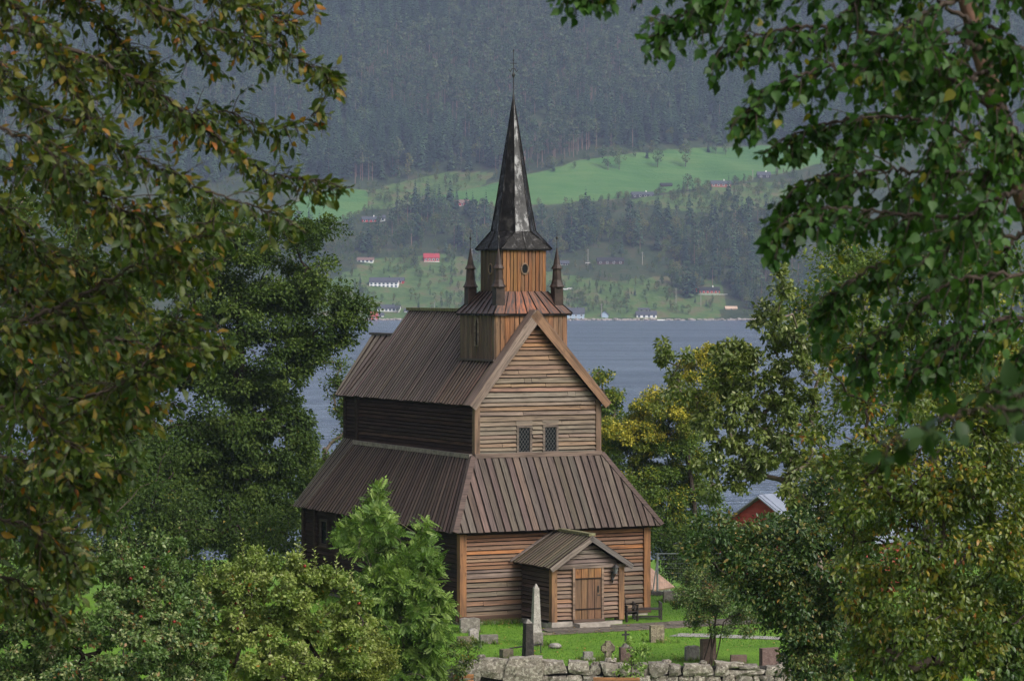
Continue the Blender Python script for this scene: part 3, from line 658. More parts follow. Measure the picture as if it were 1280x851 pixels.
# nave roof: left slope in two runs (the front, later-laid boards are redder), right slope
roof_boards('nave_roof', (AX, 4.9, h4), (AX, yb, h4), (-XE, 4.6, h3), (-XE, yb, h3), 33, (-1, 0, 1), rc(RGREY, (.12, .08, .07)))
roof_boards('nave_roof', (AX, yf, h4), (AX, 4.9, h4), (-XE, yf, h3), (-XE, 4.6, h3), 13, (-1, 0, 1), rc((.13, .095, .078), (.16, .095, .066), .6))
mk('nave_roof', *join([([(AX, yf, h4), (AX, yb, h4), (XE, yb, h3), (XE, yf, h3), (AX, yf, h4-.08), (AX, yb, h4-.08), (XE-.05, yb, h3-.08), (XE-.05, yf, h3-.08)],
   [(0, 3, 2, 1), (4, 5, 6, 7), (0, 1, 5, 4), (1, 2, 6, 5), (2, 3, 7, 6), (3, 0, 4, 7)])]), DARK, church)
MOSS = m_plain('mossy_ridge', (.16, .15, .085), .5, 9, .9, .1, .6, 30)
mk('ridge_cap', *beam((AX, 4.7, h4+.07), (AX, yb+.05, h4+.07), .3, .12), MOSS, church)
# barge boards of the gable
for s, e_ in ((-1, -XE), (1, XE)):
    top, bot = np.array([AX, yf-.05, h4+.06]), np.array([e_*1.02, yf-.05, h3-.03])
    nn = np.array([s*(h4-h3), 0, XE]); nn /= np.linalg.norm(nn)
    board(mk('barge', *beam(top-nn*.2+(0, .06, 0), bot-nn*.2+(0, .06, 0), .04, .1), DARK, church), [top+nn*.06, bot+nn*.06, bot-nn*.23, top-nn*.25*1.3], .05, bot-top, WOOD, (.2, .15, .125) if s < 0 else (.22, .125, .075), 'barge_board', normal=(0, -1, 0))
    cap = [top+nn*.06, bot+nn*.06, bot+nn*.06+(0, .5, 0), top+nn*.06+(0, .5, 0)]
    board(gw, [p+nn*.02 for p in cap], .03, bot-top, ROOFW, (.17, .12, .1), 'verge_board', normal=nn)
# choir roof
roof_boards('choir_roof', (AX, yb-.1, 10.27), (AX, 16.8, 10.27), (-2.76, yb-.3, 7.82), (-2.76, 14.75, 7.82), 7, (-1, 0, 1), rc(RGREY, (.15, .12, .09)))
mk('choir_roof', [(AX, yb, 10.27), (AX, 16.8, 10.27), (2.6, 14.75, 7.82), (2.6, yb, 7.82), (AX, yb, 10.1), (AX, 16.8, 10.1), (2.5, 14.75, 7.7), (2.5, yb, 7.7)],
   [(0, 3, 2, 1), (4, 5, 6, 7), (0, 1, 5, 4), (1, 2, 6, 5), (2, 3, 7, 6), (3, 0, 4, 7)], DARK, church)
rdg = mk('ridge_cap', *beam((AX, yb, 10.33), (AX, 16.85, 10.33), .26, .1), ROOFW, church); rdg.color = (.1, .085, .09, 1)
# lower (aisle) roofs
clip_boards('aisle_roof', [(-b_-.04, d_-.05, h2-.02), (b_+.04, d_-.05, h2-.02), (a_+ER, -ER, h1e), (-a_-ER, -ER, h1e)], None, 30, (0, -1, 1), rc(RPURP, (.105, .072, .058), .8), lift=.06, fill=.76)
roof_boards('aisle_roof', (-b_-.06, d_, h2), (-b_-.06, Y2, h2+.02), (-a_-ER, -ER+.1, h1e), (-a_-ER, 14.15, h1e), 48, (-1, 0, 1), rc((.068, .046, .038), (.13, .09, .072), .7), fill=.64)
roof_boards('aisle_roof', (-2.56, Y2, h2+.08), (-2.56, 14.3, 6.05), (-a_-ER, 14.15, h1e), (-a_-ER, 15.5, h1e-.02), 8, (-1, 0, 1), rc((.1, .08, .068), (.15, .13, .09), .7))
mk('aisle_roof', [(b_, d_, h2), (b_, Y2, h2), (a_+ER, 14.1, h1e), (a_+ER, -ER, h1e), (b_, d_, h2-.1), (b_, Y2, h2-.1), (a_+ER-.06, 14.1, h1e-.06), (a_+ER-.06, -ER+.02, h1e-.06)],
   [(0, 3, 2, 1), (4, 5, 6, 7), (0, 1, 5, 4), (1, 2, 6, 5), (2, 3, 7, 6), (3, 0, 4, 7)], DARK, church)
def hip(p, q, w, col, nrm):
    p, q = np.asarray(p, float), np.asarray(q, float); n_ = np.asarray(nrm, float); n_ /= np.linalg.norm(n_)
    s = np.cross(q-p, n_); s /= np.linalg.norm(s)
    o = mk('hip_board', *beam(p+n_*.07, q+n_*.07, w, .045, up=n_), ROOFW, church); o.color = (*col, 1); return o
hl = [(-b_-.05, d_-.02, h2), (-a_-ER, -ER, h1e)]
hip(*hl, .2, (.085, .058, .05), (-.1, -1, .45)); hip((-b_-.08, d_+.03, h2), (-a_-ER-.02, -ER+.1, h1e), .2, (.085, .06, .052), (-1, -.1, .45))
hip((b_+.03, d_-.04, h2), (a_+ER, -ER, h1e), .2, (.09, .062, .053), (.15, -1, .55))
hip((-b_-.07, Y2, h2+.03), (-a_-ER, 14.15, h1e), .16, (.11, .085, .072), (-1, .1, .6))
# ---- porch
PD, PX0, PX1 = 2.6, -1.5, 1.48
pw = mk('porch_wall', *box((PX0+PX1)/2, -PD+.16, 1.05, PX1-PX0-.1, .2, 1.9), DARK, church)
DX0, DX1 = -.57, .53
z = .14
while z < 1.98:
    hgt = rr.uniform(.13, .17)
    for (u0, u1) in ((PX0+.2, DX0-.09), (DX1+.09, PX1-.2)):
        c = mixc(mixc((.21, .15, .118), ORANGE, rr.uniform(-.2, .5)), BROWN, rr.uniform(0, .35))
        clap(pw, 'x', -PD+.04, -1, (u0, u0), (u1, u1), z, min(z+hgt, 2.02), jit(c, .18, rr), WOOD)
    z += hgt
ps = mk('porch_wall', *box(PX0+.16, -PD/2, 1.05, .2, PD-.2, 1.9), DARK, church)
z = .1
while z < 1.98:
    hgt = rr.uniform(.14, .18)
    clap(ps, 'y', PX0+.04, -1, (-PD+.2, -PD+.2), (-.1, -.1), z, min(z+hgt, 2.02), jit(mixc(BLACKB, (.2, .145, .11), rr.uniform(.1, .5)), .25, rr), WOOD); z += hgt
mk('porch_wall', *box(PX1-.14, -PD/2, 1.05, .2, PD-.2, 1.9), DARK, church)
for x in (PX0+.1, PX1-.1):
    post(x, -PD+.06, .04, 2.02, .22, .22, WOOD, (.22, .12, .06))
# porch gable
pg = mk('porch_gable', [(PX0, -PD+.08, 2.02), (PX1, -PD+.08, 2.02), (.02, -PD+.08, 3.0), (PX0, -PD+.25, 2.02), (PX1, -PD+.25, 2.02), (.02, -PD+.25, 3.0)],
        [(0, 1, 2), (5, 4, 3), (0, 3, 4, 1), (1, 4, 5, 2), (2, 5, 3, 0)], DARK, church)
z = 2.02
while z < 2.92:
    hgt = .165; t0, t1 = (z-2.0)/1.06, (z+hgt-2.0)/1.06
    l = lambda t: -1.5*(1-t)+.02*t+.06
    r_ = lambda t: 1.5*(1-t)+.02*t-.06
    if r_(t1)-l(t1) < .05: break
    clap(pg, 'x', -PD+.02, -1, (l(t0), l(t1)), (r_(t0), r_(t1)), z, z+hgt, jit((.165, .13, .112), .18, rr), WOOD); z += hgt
lt = mk('lintel', *box(0, -PD-.03, 2.045, PX1-PX0+.1, .09, .12), WOOD, church); lt.color = (.17, .13, .11, 1)
yf2 = -PD-.27
roof_boards('porch_roof', (.03, yf2, 3.15), (.03, .02, 3.15), (-1.68, yf2, 2.05), (-1.72, .02, 2.05), 12, (-1, 0, 1), rc((.125, .105, .078), (.16, .14, .09), .8), fill=.68)
roof_boards('porch_roof', (.03, yf2, 3.15), (.03, .02, 3.15), (1.74, yf2, 2.05), (1.74, .02, 2.05), 12, (1, 0, 1), rc((.12, .1, .08), (.14, .12, .09), .8), fill=.68)
mk('ridge_cap', *beam((.03, yf2-.02, 3.23), (.03, .0, 3.23), .26, .1), MOSS, church)
for s, ex in ((-1, -1.7), (1, 1.76)):
    top, bot = np.array([.03, yf2-.04, 3.2]), np.array([ex, yf2-.04, 2.06]); nn = np.array([s*1.1, 0, 1.72]); nn /= np.linalg.norm(nn)
    board(pg, [top, bot, bot-nn*.17, top-nn*.2], .04, bot-top, WOOD, (.19, .155, .135) if s < 0 else (.12, .105, .1), 'barge_board', normal=(0, -1, 0))
fl = mk('flashing_board', *beam((-1.95, -.05, 2.1), (.0, -.05, 3.26), .05, .16, up=(0, -1, 0)), WOOD, church); fl.color = (.16, .13, .115, 1)
# door
dr = mk('porch_door', *box((DX0+DX1)/2, -PD+.03, 1.02, DX1-DX0, .06, 1.92), DARK, church)
nd = 4; wd = (DX1-DX0)/nd
for i in range(nd):
    x0, x1 = DX0+i*wd+.012, DX0+(i+1)*wd-.012
    for (za, zb, warm, o) in ((.12, .48, .35, .034), (.5, 1.6, .2, .03), (1.62, 1.98, .85, .05)):
        c = mixc((.12, .078, .05), ORANGE, warm*.8*rr.uniform(.6, 1.2))
        board(dr, [(x0, -PD-o, za), (x1, -PD-o, za), (x1, -PD-o, zb), (x0, -PD-o, zb)], .03, (0, 0, 1), WOOD, jit(c, .14, rr), normal=(0, -1, 0))
IRON = m_plain('black_iron', (.018, .017, .017), .3, 10, .5, .5)
for zz in (.49, 1.61):
    o = mk('batten', *box((DX0+DX1)/2, -PD-.045, zz, DX1-DX0-.02, .03, .045), TARW, dr); o.color = (.03, .022, .018, 1)
mk('handle', *join([tube([(DX1-.13, -PD-.035, 1.12), (DX1-.13, -PD-.09, 1.14), (DX1-.13, -PD-.09, 1.28), (DX1-.13, -PD-.035, 1.3)], .012), box(DX1-.13, -PD-.036, 1.2, .06, .012, .26), box(DX1-.1, -PD-.036, .98, .1, .012, .05)]), IRON, dr)
for x in (DX0-.045, DX1+.045):
    o = mk('door_frame', *box(x, -PD-.02, 1.04, .09, .12, 1.96), WOOD, church); o.color = (.21, .145, .105, 1)
th = mk('threshold', *box((DX0+DX1)/2, -PD-.06, .07, DX1-DX0+.2, .2, .1), WOOD, church); th.color = (.09, .06, .045, 1)
# lantern on the porch
ln = mk('wall_lantern', *join([box(1.0, -PD-.03, 1.66, .1, .03, .34), tube([(1.0, -PD-.04, 1.6), (1.0, -PD-.16, 1.62), (1.02, -PD-.2, 1.74)], .018), lathe([(.0, 1.5), (.07, 1.52), (.04, 1.62)], 6, (.98, -PD-.1)),
     lathe([(.085, 1.74), (.1, 1.76), (.09, 1.775)], 6, (1.04, -PD-.2)), lathe([(.15, 1.98), (.13, 2.0), (.05, 2.08), (.015, 2.1), (.015, 2.14)], 6, (1.04, -PD-.2))]), IRON, church)
LGL = NT('lantern_glass').base((.10, .105, .11), .15, .5)
mk('glass', *lathe([(.075, 1.776), (.105, 1.978)], 6, (1.04, -PD-.2)), LGL, ln)
mk('hanging_hook', *join([tube([(1.0, -PD-.05, 1.5), (.96, -PD-.1, 1.42), (.97, -PD-.12, 1.5)], .025)]), IRON, ln)
# ---- stone footing
FOOT = m_plain('footing_stone', (.3, .27, .235), .35, 3, .9, .2, .6, 14, .02)
ft = mk('footing', *box(0, .15, -.2, 2*a_-.2, .4, .3), FOOT, church)
mk('footing', *box(-a_+.12, 7.6, -.2, .3, 15, .3), FOOT, church)
mk('footing', *box(PX0+.42, -PD+.06, -.04, .9, .3, .2), FOOT, church)
mk('footing', *box(PX0+.1, -PD/2, -.12, .2, PD-.3, .22), FOOT, church)
mk('footing', *box(PX1-.5, -PD+.1, -.08, .9, .22, .16), FOOT, church)
mk('door_step', *box(-.02, -PD-.36, -.06, 1.25, .5, .14), FOOT, church)

# ---- tower
TX, TY, TH = -.15, 3.3, 1.53
ZS1, ZS2 = 11.3, 12.06
tw = mk('tower_stage', *box(TX, TY, 10.2, 2*TH-.08, 2*TH-.08, 2.3), DARK, church)
def vplanks(part, x0, x1, y, z0, z1, axis, n, colf, mat, out=.03):
    for i in range(n):
        u0 = x0+(x1-x0)*(i+rr.uniform(.03, .12))/n; u1 = x0+(x1-x0)*(i+rr.uniform(.88, .97))/n; o = out+rr.uniform(-.006, .012); dz = rr.uniform(-.03, .0)
        if axis == 'x': q = [(u0, y-o, z0+dz), (u1, y-o, z0+dz), (u1, y-o, z1), (u0, y-o, z1)]; nr = (0, -1, 0)
        else: q = [(y-o, u0, z0+dz), (y-o, u1, z0+dz), (y-o, u1, z1), (y-o, u0, z1)]; nr = (-1, 0, 0)
        board(part, q, .03, (0, 0, 1), mat, colf(i/n), normal=nr)
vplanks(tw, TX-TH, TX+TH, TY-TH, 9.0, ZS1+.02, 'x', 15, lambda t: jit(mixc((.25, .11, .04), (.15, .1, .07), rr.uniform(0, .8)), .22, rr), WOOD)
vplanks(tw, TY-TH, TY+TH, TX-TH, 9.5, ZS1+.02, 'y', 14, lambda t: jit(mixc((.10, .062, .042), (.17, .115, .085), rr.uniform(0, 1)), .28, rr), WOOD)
o = mk('flashing_board', *beam((TX-TH-.08, TY-TH-.1, 9.52), (TX-TH-.08, TY+TH+.05, 9.52), .1, .08), ROOFW, church); o.color = (.09, .07, .062, 1)
aw = mk('arched_vent', *box(TX-TH-.035, TY-.05, 10.55, .03, .22, .95), DARK, church)
arch = [(TX-TH-.06, TY-.05+u, z_) for u, z_ in ((-.14, 10.05), (-.14, 10.9), (-.09, 11.08), (0, 11.2), (.09, 11.08), (.14, 10.9), (.14, 10.05), (-.14, 10.05))]
o = mk('frame', *tube(arch, .04, 4), WOOD, aw); o.color = (.19, .15, .12, 1)
# tar-paper / metal covered skirts and spire
def m_tar():
    t = NT('tarred_sheet'); v = t.coord('Object'); n1 = t.noise(v, 2.3, 5, .6); st = t.noise(t.coord('Object', (6, 6, .7)), 1.5, 4)
    c = t.ramp(n1, [(.35, (.006, .006, .006)), (.55, (.013, .012, .012)), (.72, (.05, .047, .045))])
    rgh = t.ramp(t.noise(v, 3.5, 5, .6), [(.4, (.16, .16, .16)), (.6, (.55, .55, .55))])
    t.bump(t.mix(n1, st, .5), .5, .05); m_ = t.base(c, rgh, .5)
    sp_ = t.ramp(t.noise(t.coord('Object', (2.6, 2.6, .55)), 1.5, 5, .7), [(.57, (.05, .05, .05)), (.66, (.7, .7, .7))]); t.ln(sp_, t.b.inputs['Specular IOR Level']); t.b.inputs['IOR'].default_value = 1.6; return m_
TAR = m_tar()
def m_silver():
    t = NT('silvery_sheen_sheet'); st = t.noise(t.coord('Object', (2.2, 2.2, 1.1)), 1.6, 6, .72); s2 = t.noise(t.coord('Object', (5, 5, 2.0)), 2.0, 4)
    c = t.ramp(st, [(.44, (.01, .01, .01)), (.51, (.05, .05, .05)), (.56, (.2, .2, .205)), (.72, (.34, .34, .345))]); t.bump(t.mix(st, s2, .4), .6, .05); return t.base(c, .36, .45)  # pale streaks in the colour stand for the sky's sheen
SILVER = m_silver()
def m_rust():
    t = NT('rusty_tarred_sheet'); oi = t.add('ObjectInfo'); n1 = t.noise(t.coord('Object', (1.1, 6, 6)), 1.6, 5, .6)
    n2 = t.noise(t.coord('Object', (2, 9, 9)), 2.0, 4)
    c = t.mix(oi.outputs['Color'], (.02, .018, .018), t.ramp(n1, [(.40, (0, 0, 0)), (.62, (1, 1, 1))]))
    t.bump(n2, .4, .02); return t.base(c, .42, .5)
RUST = m_rust()
def skirt(name, c, hb, zb, ht, zt, npan, colf, mat):
    """four sided flared roof, panel by panel"""
    cx, cy = c
    B = [(cx-hb, cy-hb), (cx+hb, cy-hb), (cx+hb, cy+hb), (cx-hb, cy+hb)]; T_ = [(cx-ht, cy-ht), (cx+ht, cy-ht), (cx+ht, cy+ht), (cx-ht, cy+ht)]
    V = [(x, y, zb-.02) for x, y in B]+[(x, y, zt-.02) for x, y in T_]
    s = mk(name, V, [(3, 2, 1, 0), (4, 5, 6, 7)]+[(i, (i+1) % 4, 4+(i+1) % 4, 4+i) for i in range(4)], DARK, church)
    for i in range(4):
        b0, b1, t0, t1 = (np.array(v) for v in ((*B[i], zb), (*B[(i+1) % 4], zb), (*T_[i], zt), (*T_[(i+1) % 4], zt)))
        n_ = np.cross(b1-b0, t0-b0); n_ /= np.linalg.norm(n_)
        for k in range(npan):
            f0, f1 = k/npan+.004, (k+1)/npan-.004
            # slightly concave: lower, flatter lip and a steeper upper piece
            m0, m1 = b0+(b1-b0)*f0, b0+(b1-b0)*f1; u0, u1 = t0+(t1-t0)*f0, t0+(t1-t0)*f1
            board(s, [p+n_*.02 for p in (m0, m1, u1, u0)], .025, u0-m0, mat, colf(i, (k+.5)/npan), 'sheet_panel', normal=n_)
            if k: 
                o = mk('seam', *beam(b0+(b1-b0)*(k/npan)+n_*.03, t0+(t1-t0)*(k/npan)+n_*.03, .03, .05, up=n_), TAR, s)
        o = mk('seam', *beam(b0+n_*.02, t0+n_*.02, .06, .06), TAR, s)
    return s
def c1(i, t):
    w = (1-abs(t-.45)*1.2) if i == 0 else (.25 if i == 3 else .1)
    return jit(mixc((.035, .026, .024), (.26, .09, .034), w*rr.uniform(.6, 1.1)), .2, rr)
skirt('tower_skirt_roof', (TX, TY), 1.67, ZS1-.02, .95, ZS2+.05, 7, c1, RUST)
mk('eaves_lip', *box(TX, TY, ZS1-.06, 3.32, 3.32, .06), TAR, church)
S2, ZT = .93, 13.72
t2 = mk('tower_stage', *box(TX, TY, (ZS2+ZT)/2, 2*S2-.06, 2*S2-.06, ZT-ZS2), DARK, church)
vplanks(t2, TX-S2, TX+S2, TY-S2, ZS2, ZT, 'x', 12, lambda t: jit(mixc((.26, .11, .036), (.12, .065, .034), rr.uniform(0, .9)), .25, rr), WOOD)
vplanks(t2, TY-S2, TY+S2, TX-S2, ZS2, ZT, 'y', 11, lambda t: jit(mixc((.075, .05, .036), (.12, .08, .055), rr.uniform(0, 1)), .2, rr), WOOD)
for (ax_, px_, py_) in (('x', TX, TY-S2-.05), ('y', TX-S2-.05, TY)):
    ring = []
    for k in range(17):
        an = 2*math.pi*k/16; ring.append((px_+.15*math.cos(an), py_, 12.98+.2*math.sin(an)) if ax_ == 'x' else (px_, py_+.15*math.cos(an), 12.98+.2*math.sin(an)))
    wv = mk('round_window', [p for p in ring[:16]]+[(p[0], p[1]+.03, p[2]) if ax_ == 'x' else (p[0]+.03, p[1], p[2]) for p in ring[:16]], [tuple(range(16)), tuple(range(31, 15, -1))]+[(i, 16+i, 16+(i+1) % 16, (i+1) % 16) for i in range(16)], GLASS, church)
    o = mk('frame', *tube(ring, .032, 6), WOOD, wv); o.color = (.22, .15, .1, 1)
# spire : flared square skirt, then eight tall panels
ZB, ZO = 14.42, 14.5
sk = mk('spire_skirt', *box(TX, TY, ZT-.01, 2.14, 2.14, .05), TAR, church)
hb, ro = 1.10, .86
octa = [(TX+ro*math.cos(R(22.5+45*k)), TY+ro*math.sin(R(22.5+45*k)), ZB) for k in range(8)]
sq = [(TX+hb*s, TY+hb*t_, ZT+.02) for s, t_ in ((1, 1), (-1, 1), (-1, -1), (1, -1))]
mid = lambda p, q, t_: tuple(np.asarray(p)*(1-t_)+np.asarray(q)*t_)
for k in range(4):
    cnr = sq[k]; oa, ob = octa[2*k], octa[2*k+1]                      # corner triangle
    nx = sq[(k+1) % 4]; oc = octa[(2*k+2) % 8]
    board(sk, [cnr, oa, ob], .03, np.array(ob)-np.array(cnr), TAR, (1, 1, 1), 'sheet_panel', normal=(cnr[0]-TX, cnr[1]-TY, 1))
    nrm = ((cnr[0]+nx[0])/2-TX, (cnr[1]+nx[1])/2-TY, 1)
    for j in range(2):
        f0, f1 = j/2, (j+1)/2
        board(sk, [mid(cnr, nx, f0), mid(cnr, nx, f1), mid(ob, oc, f1), mid(ob, oc, f0)], .03, (0, 0, 1), TAR, (1, 1, 1), 'sheet_panel', normal=nrm)
    for (p, q) in ((cnr, oa), (cnr, ob), (mid(cnr, nx, .5), mid(ob, oc, .5))): mk('seam', *beam(p, q, .045, .05), TAR, sk)
sp = mk('spire', *lathe([(.5, ZB-.1), (.01, 19.0)], 8, (TX, TY), R(22.5)), DARK, church)
prof = [(ro, ZB), (.69, 15.35), (.475, 16.7), (.235, 18.2), (.02, 19.56)]
for k in range(8):
    a0, a1 = R(22.5+45*k), R(22.5+45*(k+1)); V, Q = [], []
    NS = 26
    for i in range(NS):
        zz = ZB+(19.56-ZB)*i/(NS-1); r0 = np.interp(zz, [p[1] for p in prof], [p[0] for p in prof])
        for u in (0.0, .25, .5, .75, 1.0):
            x = TX+r0*((1-u)*math.cos(a0)+u*math.cos(a1)); y = TY+r0*((1-u)*math.sin(a0)+u*math.sin(a1))
            am = (a0+a1)/2; w = rr.uniform(-.012, .012)*(1 if 0 < u < 1 else 0)
            V.append((x+math.cos(am)*w, y+math.sin(am)*w, zz))
    for i in range(NS-1):
        for j in range(4): Q.append((i*5+j, i*5+j+1, i*5+5+j+1, i*5+5+j))
    mk('sheet_panel', V, Q, SILVER if k == 5 else TAR, sp, smooth=True)  # front face carries the painted sky sheen
    mk('seam', *tube([(TX+np.interp(z_, [p[1] for p in prof], [p[0] for p in prof])*math.cos(a0), TY+np.interp(z_, [p[1] for p in prof], [p[0] for p in prof])*math.sin(a0), z_) for _, z_ in prof], [.028, .026, .024, .02, .014], 5), TAR, sp)
fin = mk('finial', *join([lathe([(.05, 19.45), (.045, 19.6), (.02, 19.7), (.018, 20.3), (.06, 20.38), (.07, 20.43), (.05, 20.48), (.016, 20.52), (.012, 21.3), (.03, 21.34), (.004, 21.42)], 8, (TX, TY)),
      tube([(TX-.2, TY, 20.62), (TX-.12, TY, 20.54), (TX-.06, TY, 20.66), (TX+.06, TY, 20.66), (TX+.12, TY, 20.54), (TX+.2, TY, 20.62)], .018, 5),
      tube([(TX-.14, TY, 20.86), (TX+.14, TY, 20.86)], .014, 5), tube([(TX-.05, TY, 21.0), (TX, TY, 20.94), (TX+.05, TY, 21.0)], .012, 5)]), IRON, church)
# pinnacles on the four corners of the skirt
PINW = m_plain('pinnacle_tar', (.03, .019, .015), .6, 4, .5, .3, .4, 14, .02)
for s, t_ in ((-1, -1), (1, -1), (-1, 1), (1, 1)):
    x, y = TX+s*1.24, TY+t_*1.24; z0 = ZS1-.02; zt_ = z0
    pn = mk('pinnacle', *lathe([(.26, z0), (.25, z0+1.05)], 4, (x, y), R(45)), PINW, church)
    mk('skirt', *lathe([(.28, z0+1.0), (.285, z0+1.03), (.225, z0+1.13), (.18, z0+1.28), (.155, z0+1.74)], 8, (x, y), R(22.5)), PINW, pn)
    mk('cap', *lathe([(.21, z0+1.7), (.215, z0+1.73), (.14, z0+1.86), (.095, z0+2.08), (.025, z0+2.46)], 8, (x, y), R(22.5)), PINW, pn)
    mk('finial', *join([lathe([(.03, z0+2.42), (.012, z0+2.55), (.012, z0+2.82), (.045, z0+2.87), (.045, z0+2.91), (.012, z0+2.95), (.005, z0+3.18)], 6, (x, y))]), IRON, pn)
# ================================================================== churchyard
def m_stone(name, lo, hi, lich=(.62, .6, .55), amt=.5, spots=True):
    t = NT(name); oi = t.add('ObjectInfo'); cmb = t.add('CombineXYZ'); t.ln(t.math('MULTIPLY', oi.outputs['Random'], 50.0), cmb.inputs[0])
    v = t.coord('Object', offs=cmb.outputs[0]); n1 = t.noise(v, 3.0, 6, .65); n2 = t.noise(v, 9.0, 5, .7); n3 = t.noise(v, 17.0, 3)
    c = t.ramp(n1, [(.3, lo), (.7, hi)])
    c = t.mix(c, lich, t.math('MULTIPLY', t.ramp(n2, [(.5, (0, 0, 0)), (.58, (1, 1, 1))]), amt))
    if spots: c = t.mix(c, (.02, .02, .018), t.ramp(n3, [(.63, (0, 0, 0)), (.67, (.85, .85, .85))]))
    c = t.mix(c, t.ramp(oi.outputs['Random'], [(0, (.75, .74, .72)), (1, (1.2, 1.17, 1.12))]), 1.0, 'MULTIPLY')
    t.bump(n2, .8, .04); return t.base(c, .9, .2)
WALLST = m_stone('lichened_wall_stone', (.10, .09, .076), (.22, .198, .17), (.42, .40, .355), .65)
wall = empty('stone_wall', (3.2, 96.35, -.9), 0, 'dry stone wall of pale lichened boulders along the churchyard', 'wall')
mk('core', *box(0, .15, .45, 15.4, .5, .9), m_plain('wall_core', (.03, .028, .025), .3), wall)
sr = np.random.default_rng(5)
def stone_block(rng, w, h, d):
    """irregular squared boulder, 5x3 rings"""
    nx, nz = 4, 3; V = []; idx = {}
    sh = rng.uniform(-.16, .16, 4)
    for iy in (0, 1):
        for iz in range(nz+1):
            for ix in range(nx+1):
                u, v = ix/nx*2-1, iz/nz*2-1
                rx = 1-.05*abs(v)**4; rz = 1-.06*abs(u)**4
                x = u*rx*w/2*(1+sh[0]*v)+v*sh[1]*h*.5; z = v*rz*h/2*(1+sh[2]*u)+u*sh[3]*h*.3
                edge = max(abs(u), abs(v)); y = (-d/2+(.07*d if edge > .99 else 0)) if iy == 0 else d/2
                idx[iy, ix, iz] = len(V); V.append((x+rng.normal(0, .012), y+rng.normal(0, .018), z+rng.normal(0, .012)))
    Q = []
    for iz in range(nz):
        for ix in range(nx):
            Q.append((idx[0, ix, iz], idx[0, ix+1, iz], idx[0, ix+1, iz+1], idx[0, ix, iz+1]))
    for ix in range(nx):
        Q.append((idx[0, ix+1, 0], idx[0, ix, 0], idx[1, ix, 0], idx[1, ix+1, 0])); Q.append((idx[0, ix, nz], idx[0, ix+1, nz], idx[1, ix+1, nz], idx[1, ix, nz]))
    for iz in range(nz):
        Q.append((idx[0, 0, iz], idx[0, 0, iz+1], idx[1, 0, iz+1], idx[1, 0, iz])); Q.append((idx[0, nx, iz+1], idx[0, nx, iz], idx[1, nx, iz], idx[1, nx, iz+1]))
    return V, Q
def stone_at(x, z, w, h, d=.62, tilt=0.0):
    o = mk('stone', *stone_block(sr, w, h, d), WALLST, wall, smooth=False); o.location = (x, sr.uniform(-.06, .06)-.05, z); o.rotation_euler = (0, tilt, 0); return o
# two big boulders at the left, then courses of squared blocks (top at about 1.15 above the lane)
def wx(px): return at(px, 830, 96.1)[0]-3.2
stone_at(wx(588), .80, .78, .62); stone_at(wx(617), .88, .92, .62, tilt=.12); stone_at(wx(655), .82, 1.22, .86, .7)
for (x0, x1, z0, z1, n) in ((wx(672), wx(990), .34, .66, 18), (wx(540), wx(990), .0, .36, 29)):
    xs_ = np.linspace(x0, x1, n+1); xs_[1:-1] += sr.uniform(-.14, .14, n-1)
    for i in range(n): stone_at((xs_[i]+xs_[i+1])/2, (z0+z1)/2+sr.uniform(-.02, .02), xs_[i+1]-xs_[i]-.02, z1-z0-.01, tilt=sr.uniform(-.03, .03))
for (pa, pb, h_, zc) in ((673, 708, .40, .92), (710, 738, .40, .90), (738, 752, .3, .84), (752, 774, .40, .86), (774, 792, .34, .84), (792, 812, .38, .84), (812, 836, .42, .87), (836, 852, .34, .83), (854, 892, .34, .84), (894, 912, .36, .83), (912, 956, .22, .74), (958, 984, .3, .80), (896, 930, .14, .99), (924, 950, .12, .92), (984, 1010, .3, .78)):
    stone_at((wx(pa)+wx(pb))/2, zc, wx(pb)-wx(pa)-.02, h_, tilt=sr.uniform(-.06, .06))
for pa, z_, s in ((602, 1.24, .22), (764, 1.1, .26), (834, 1.08, .2), (745, 1.02, .16), (880, 1.05, .2)):
    v, q = rock(sr, s*1.5, s*1.2, s*.8); o = mk('stone', v, q, WALLST, wall); o.location = (wx(pa), 0, z_)

# gravestones and crosses ------------------------------------------------
GRAN_G = m_stone('grey_granite', (.09, .082, .076), (.19, .175, .16), (.32, .31, .28), .4, False)
GRAN_W = m_stone('pale_marble', (.17, .16, .152), (.30, .285, .27), (.4, .39, .36), .5)
GRAN_R = m_stone('red_granite', (.12, .08, .072), (.20, .14, .125), (.26, .2, .18), .4, False)
GRAN_B = m_stone('black_granite', (.018, .017, .017), (.05, .045, .042), (.1, .09, .08), .3, False)
MOSSY = m_stone('mossy_stone', (.10, .085, .06), (.22, .19, .15), (.32, .3, .2), .5)
def slab(w, h, d, top='flat', n=9):
    pr = [(-w/2, -.15), (w/2, -.15)]
    if top == 'round': pr += [(w/2*math.cos(R(180*i/(n-1))), h-.18*h+.18*h*math.sin(R(180*i/(n-1)))) for i in range(n)]
    elif top == 'wavy': pr += [(w/2, h*.93), (w*.25, h), (0, h*.96), (-w*.25, h*.99), (-w/2, h*.9)]
    else: pr += [(w/2, h), (-w/2, h)]
    k = len(pr); be = .02
    V = [(x, -d/2, z) for x, z in pr]+[(x, d/2, z) for x, z in pr]
    return V, [tuple(range(k)), tuple(range(2*k-1, k-1, -1))]+[(i, k+i, k+(i+1) % k, (i+1) % k) for i in range(k)]
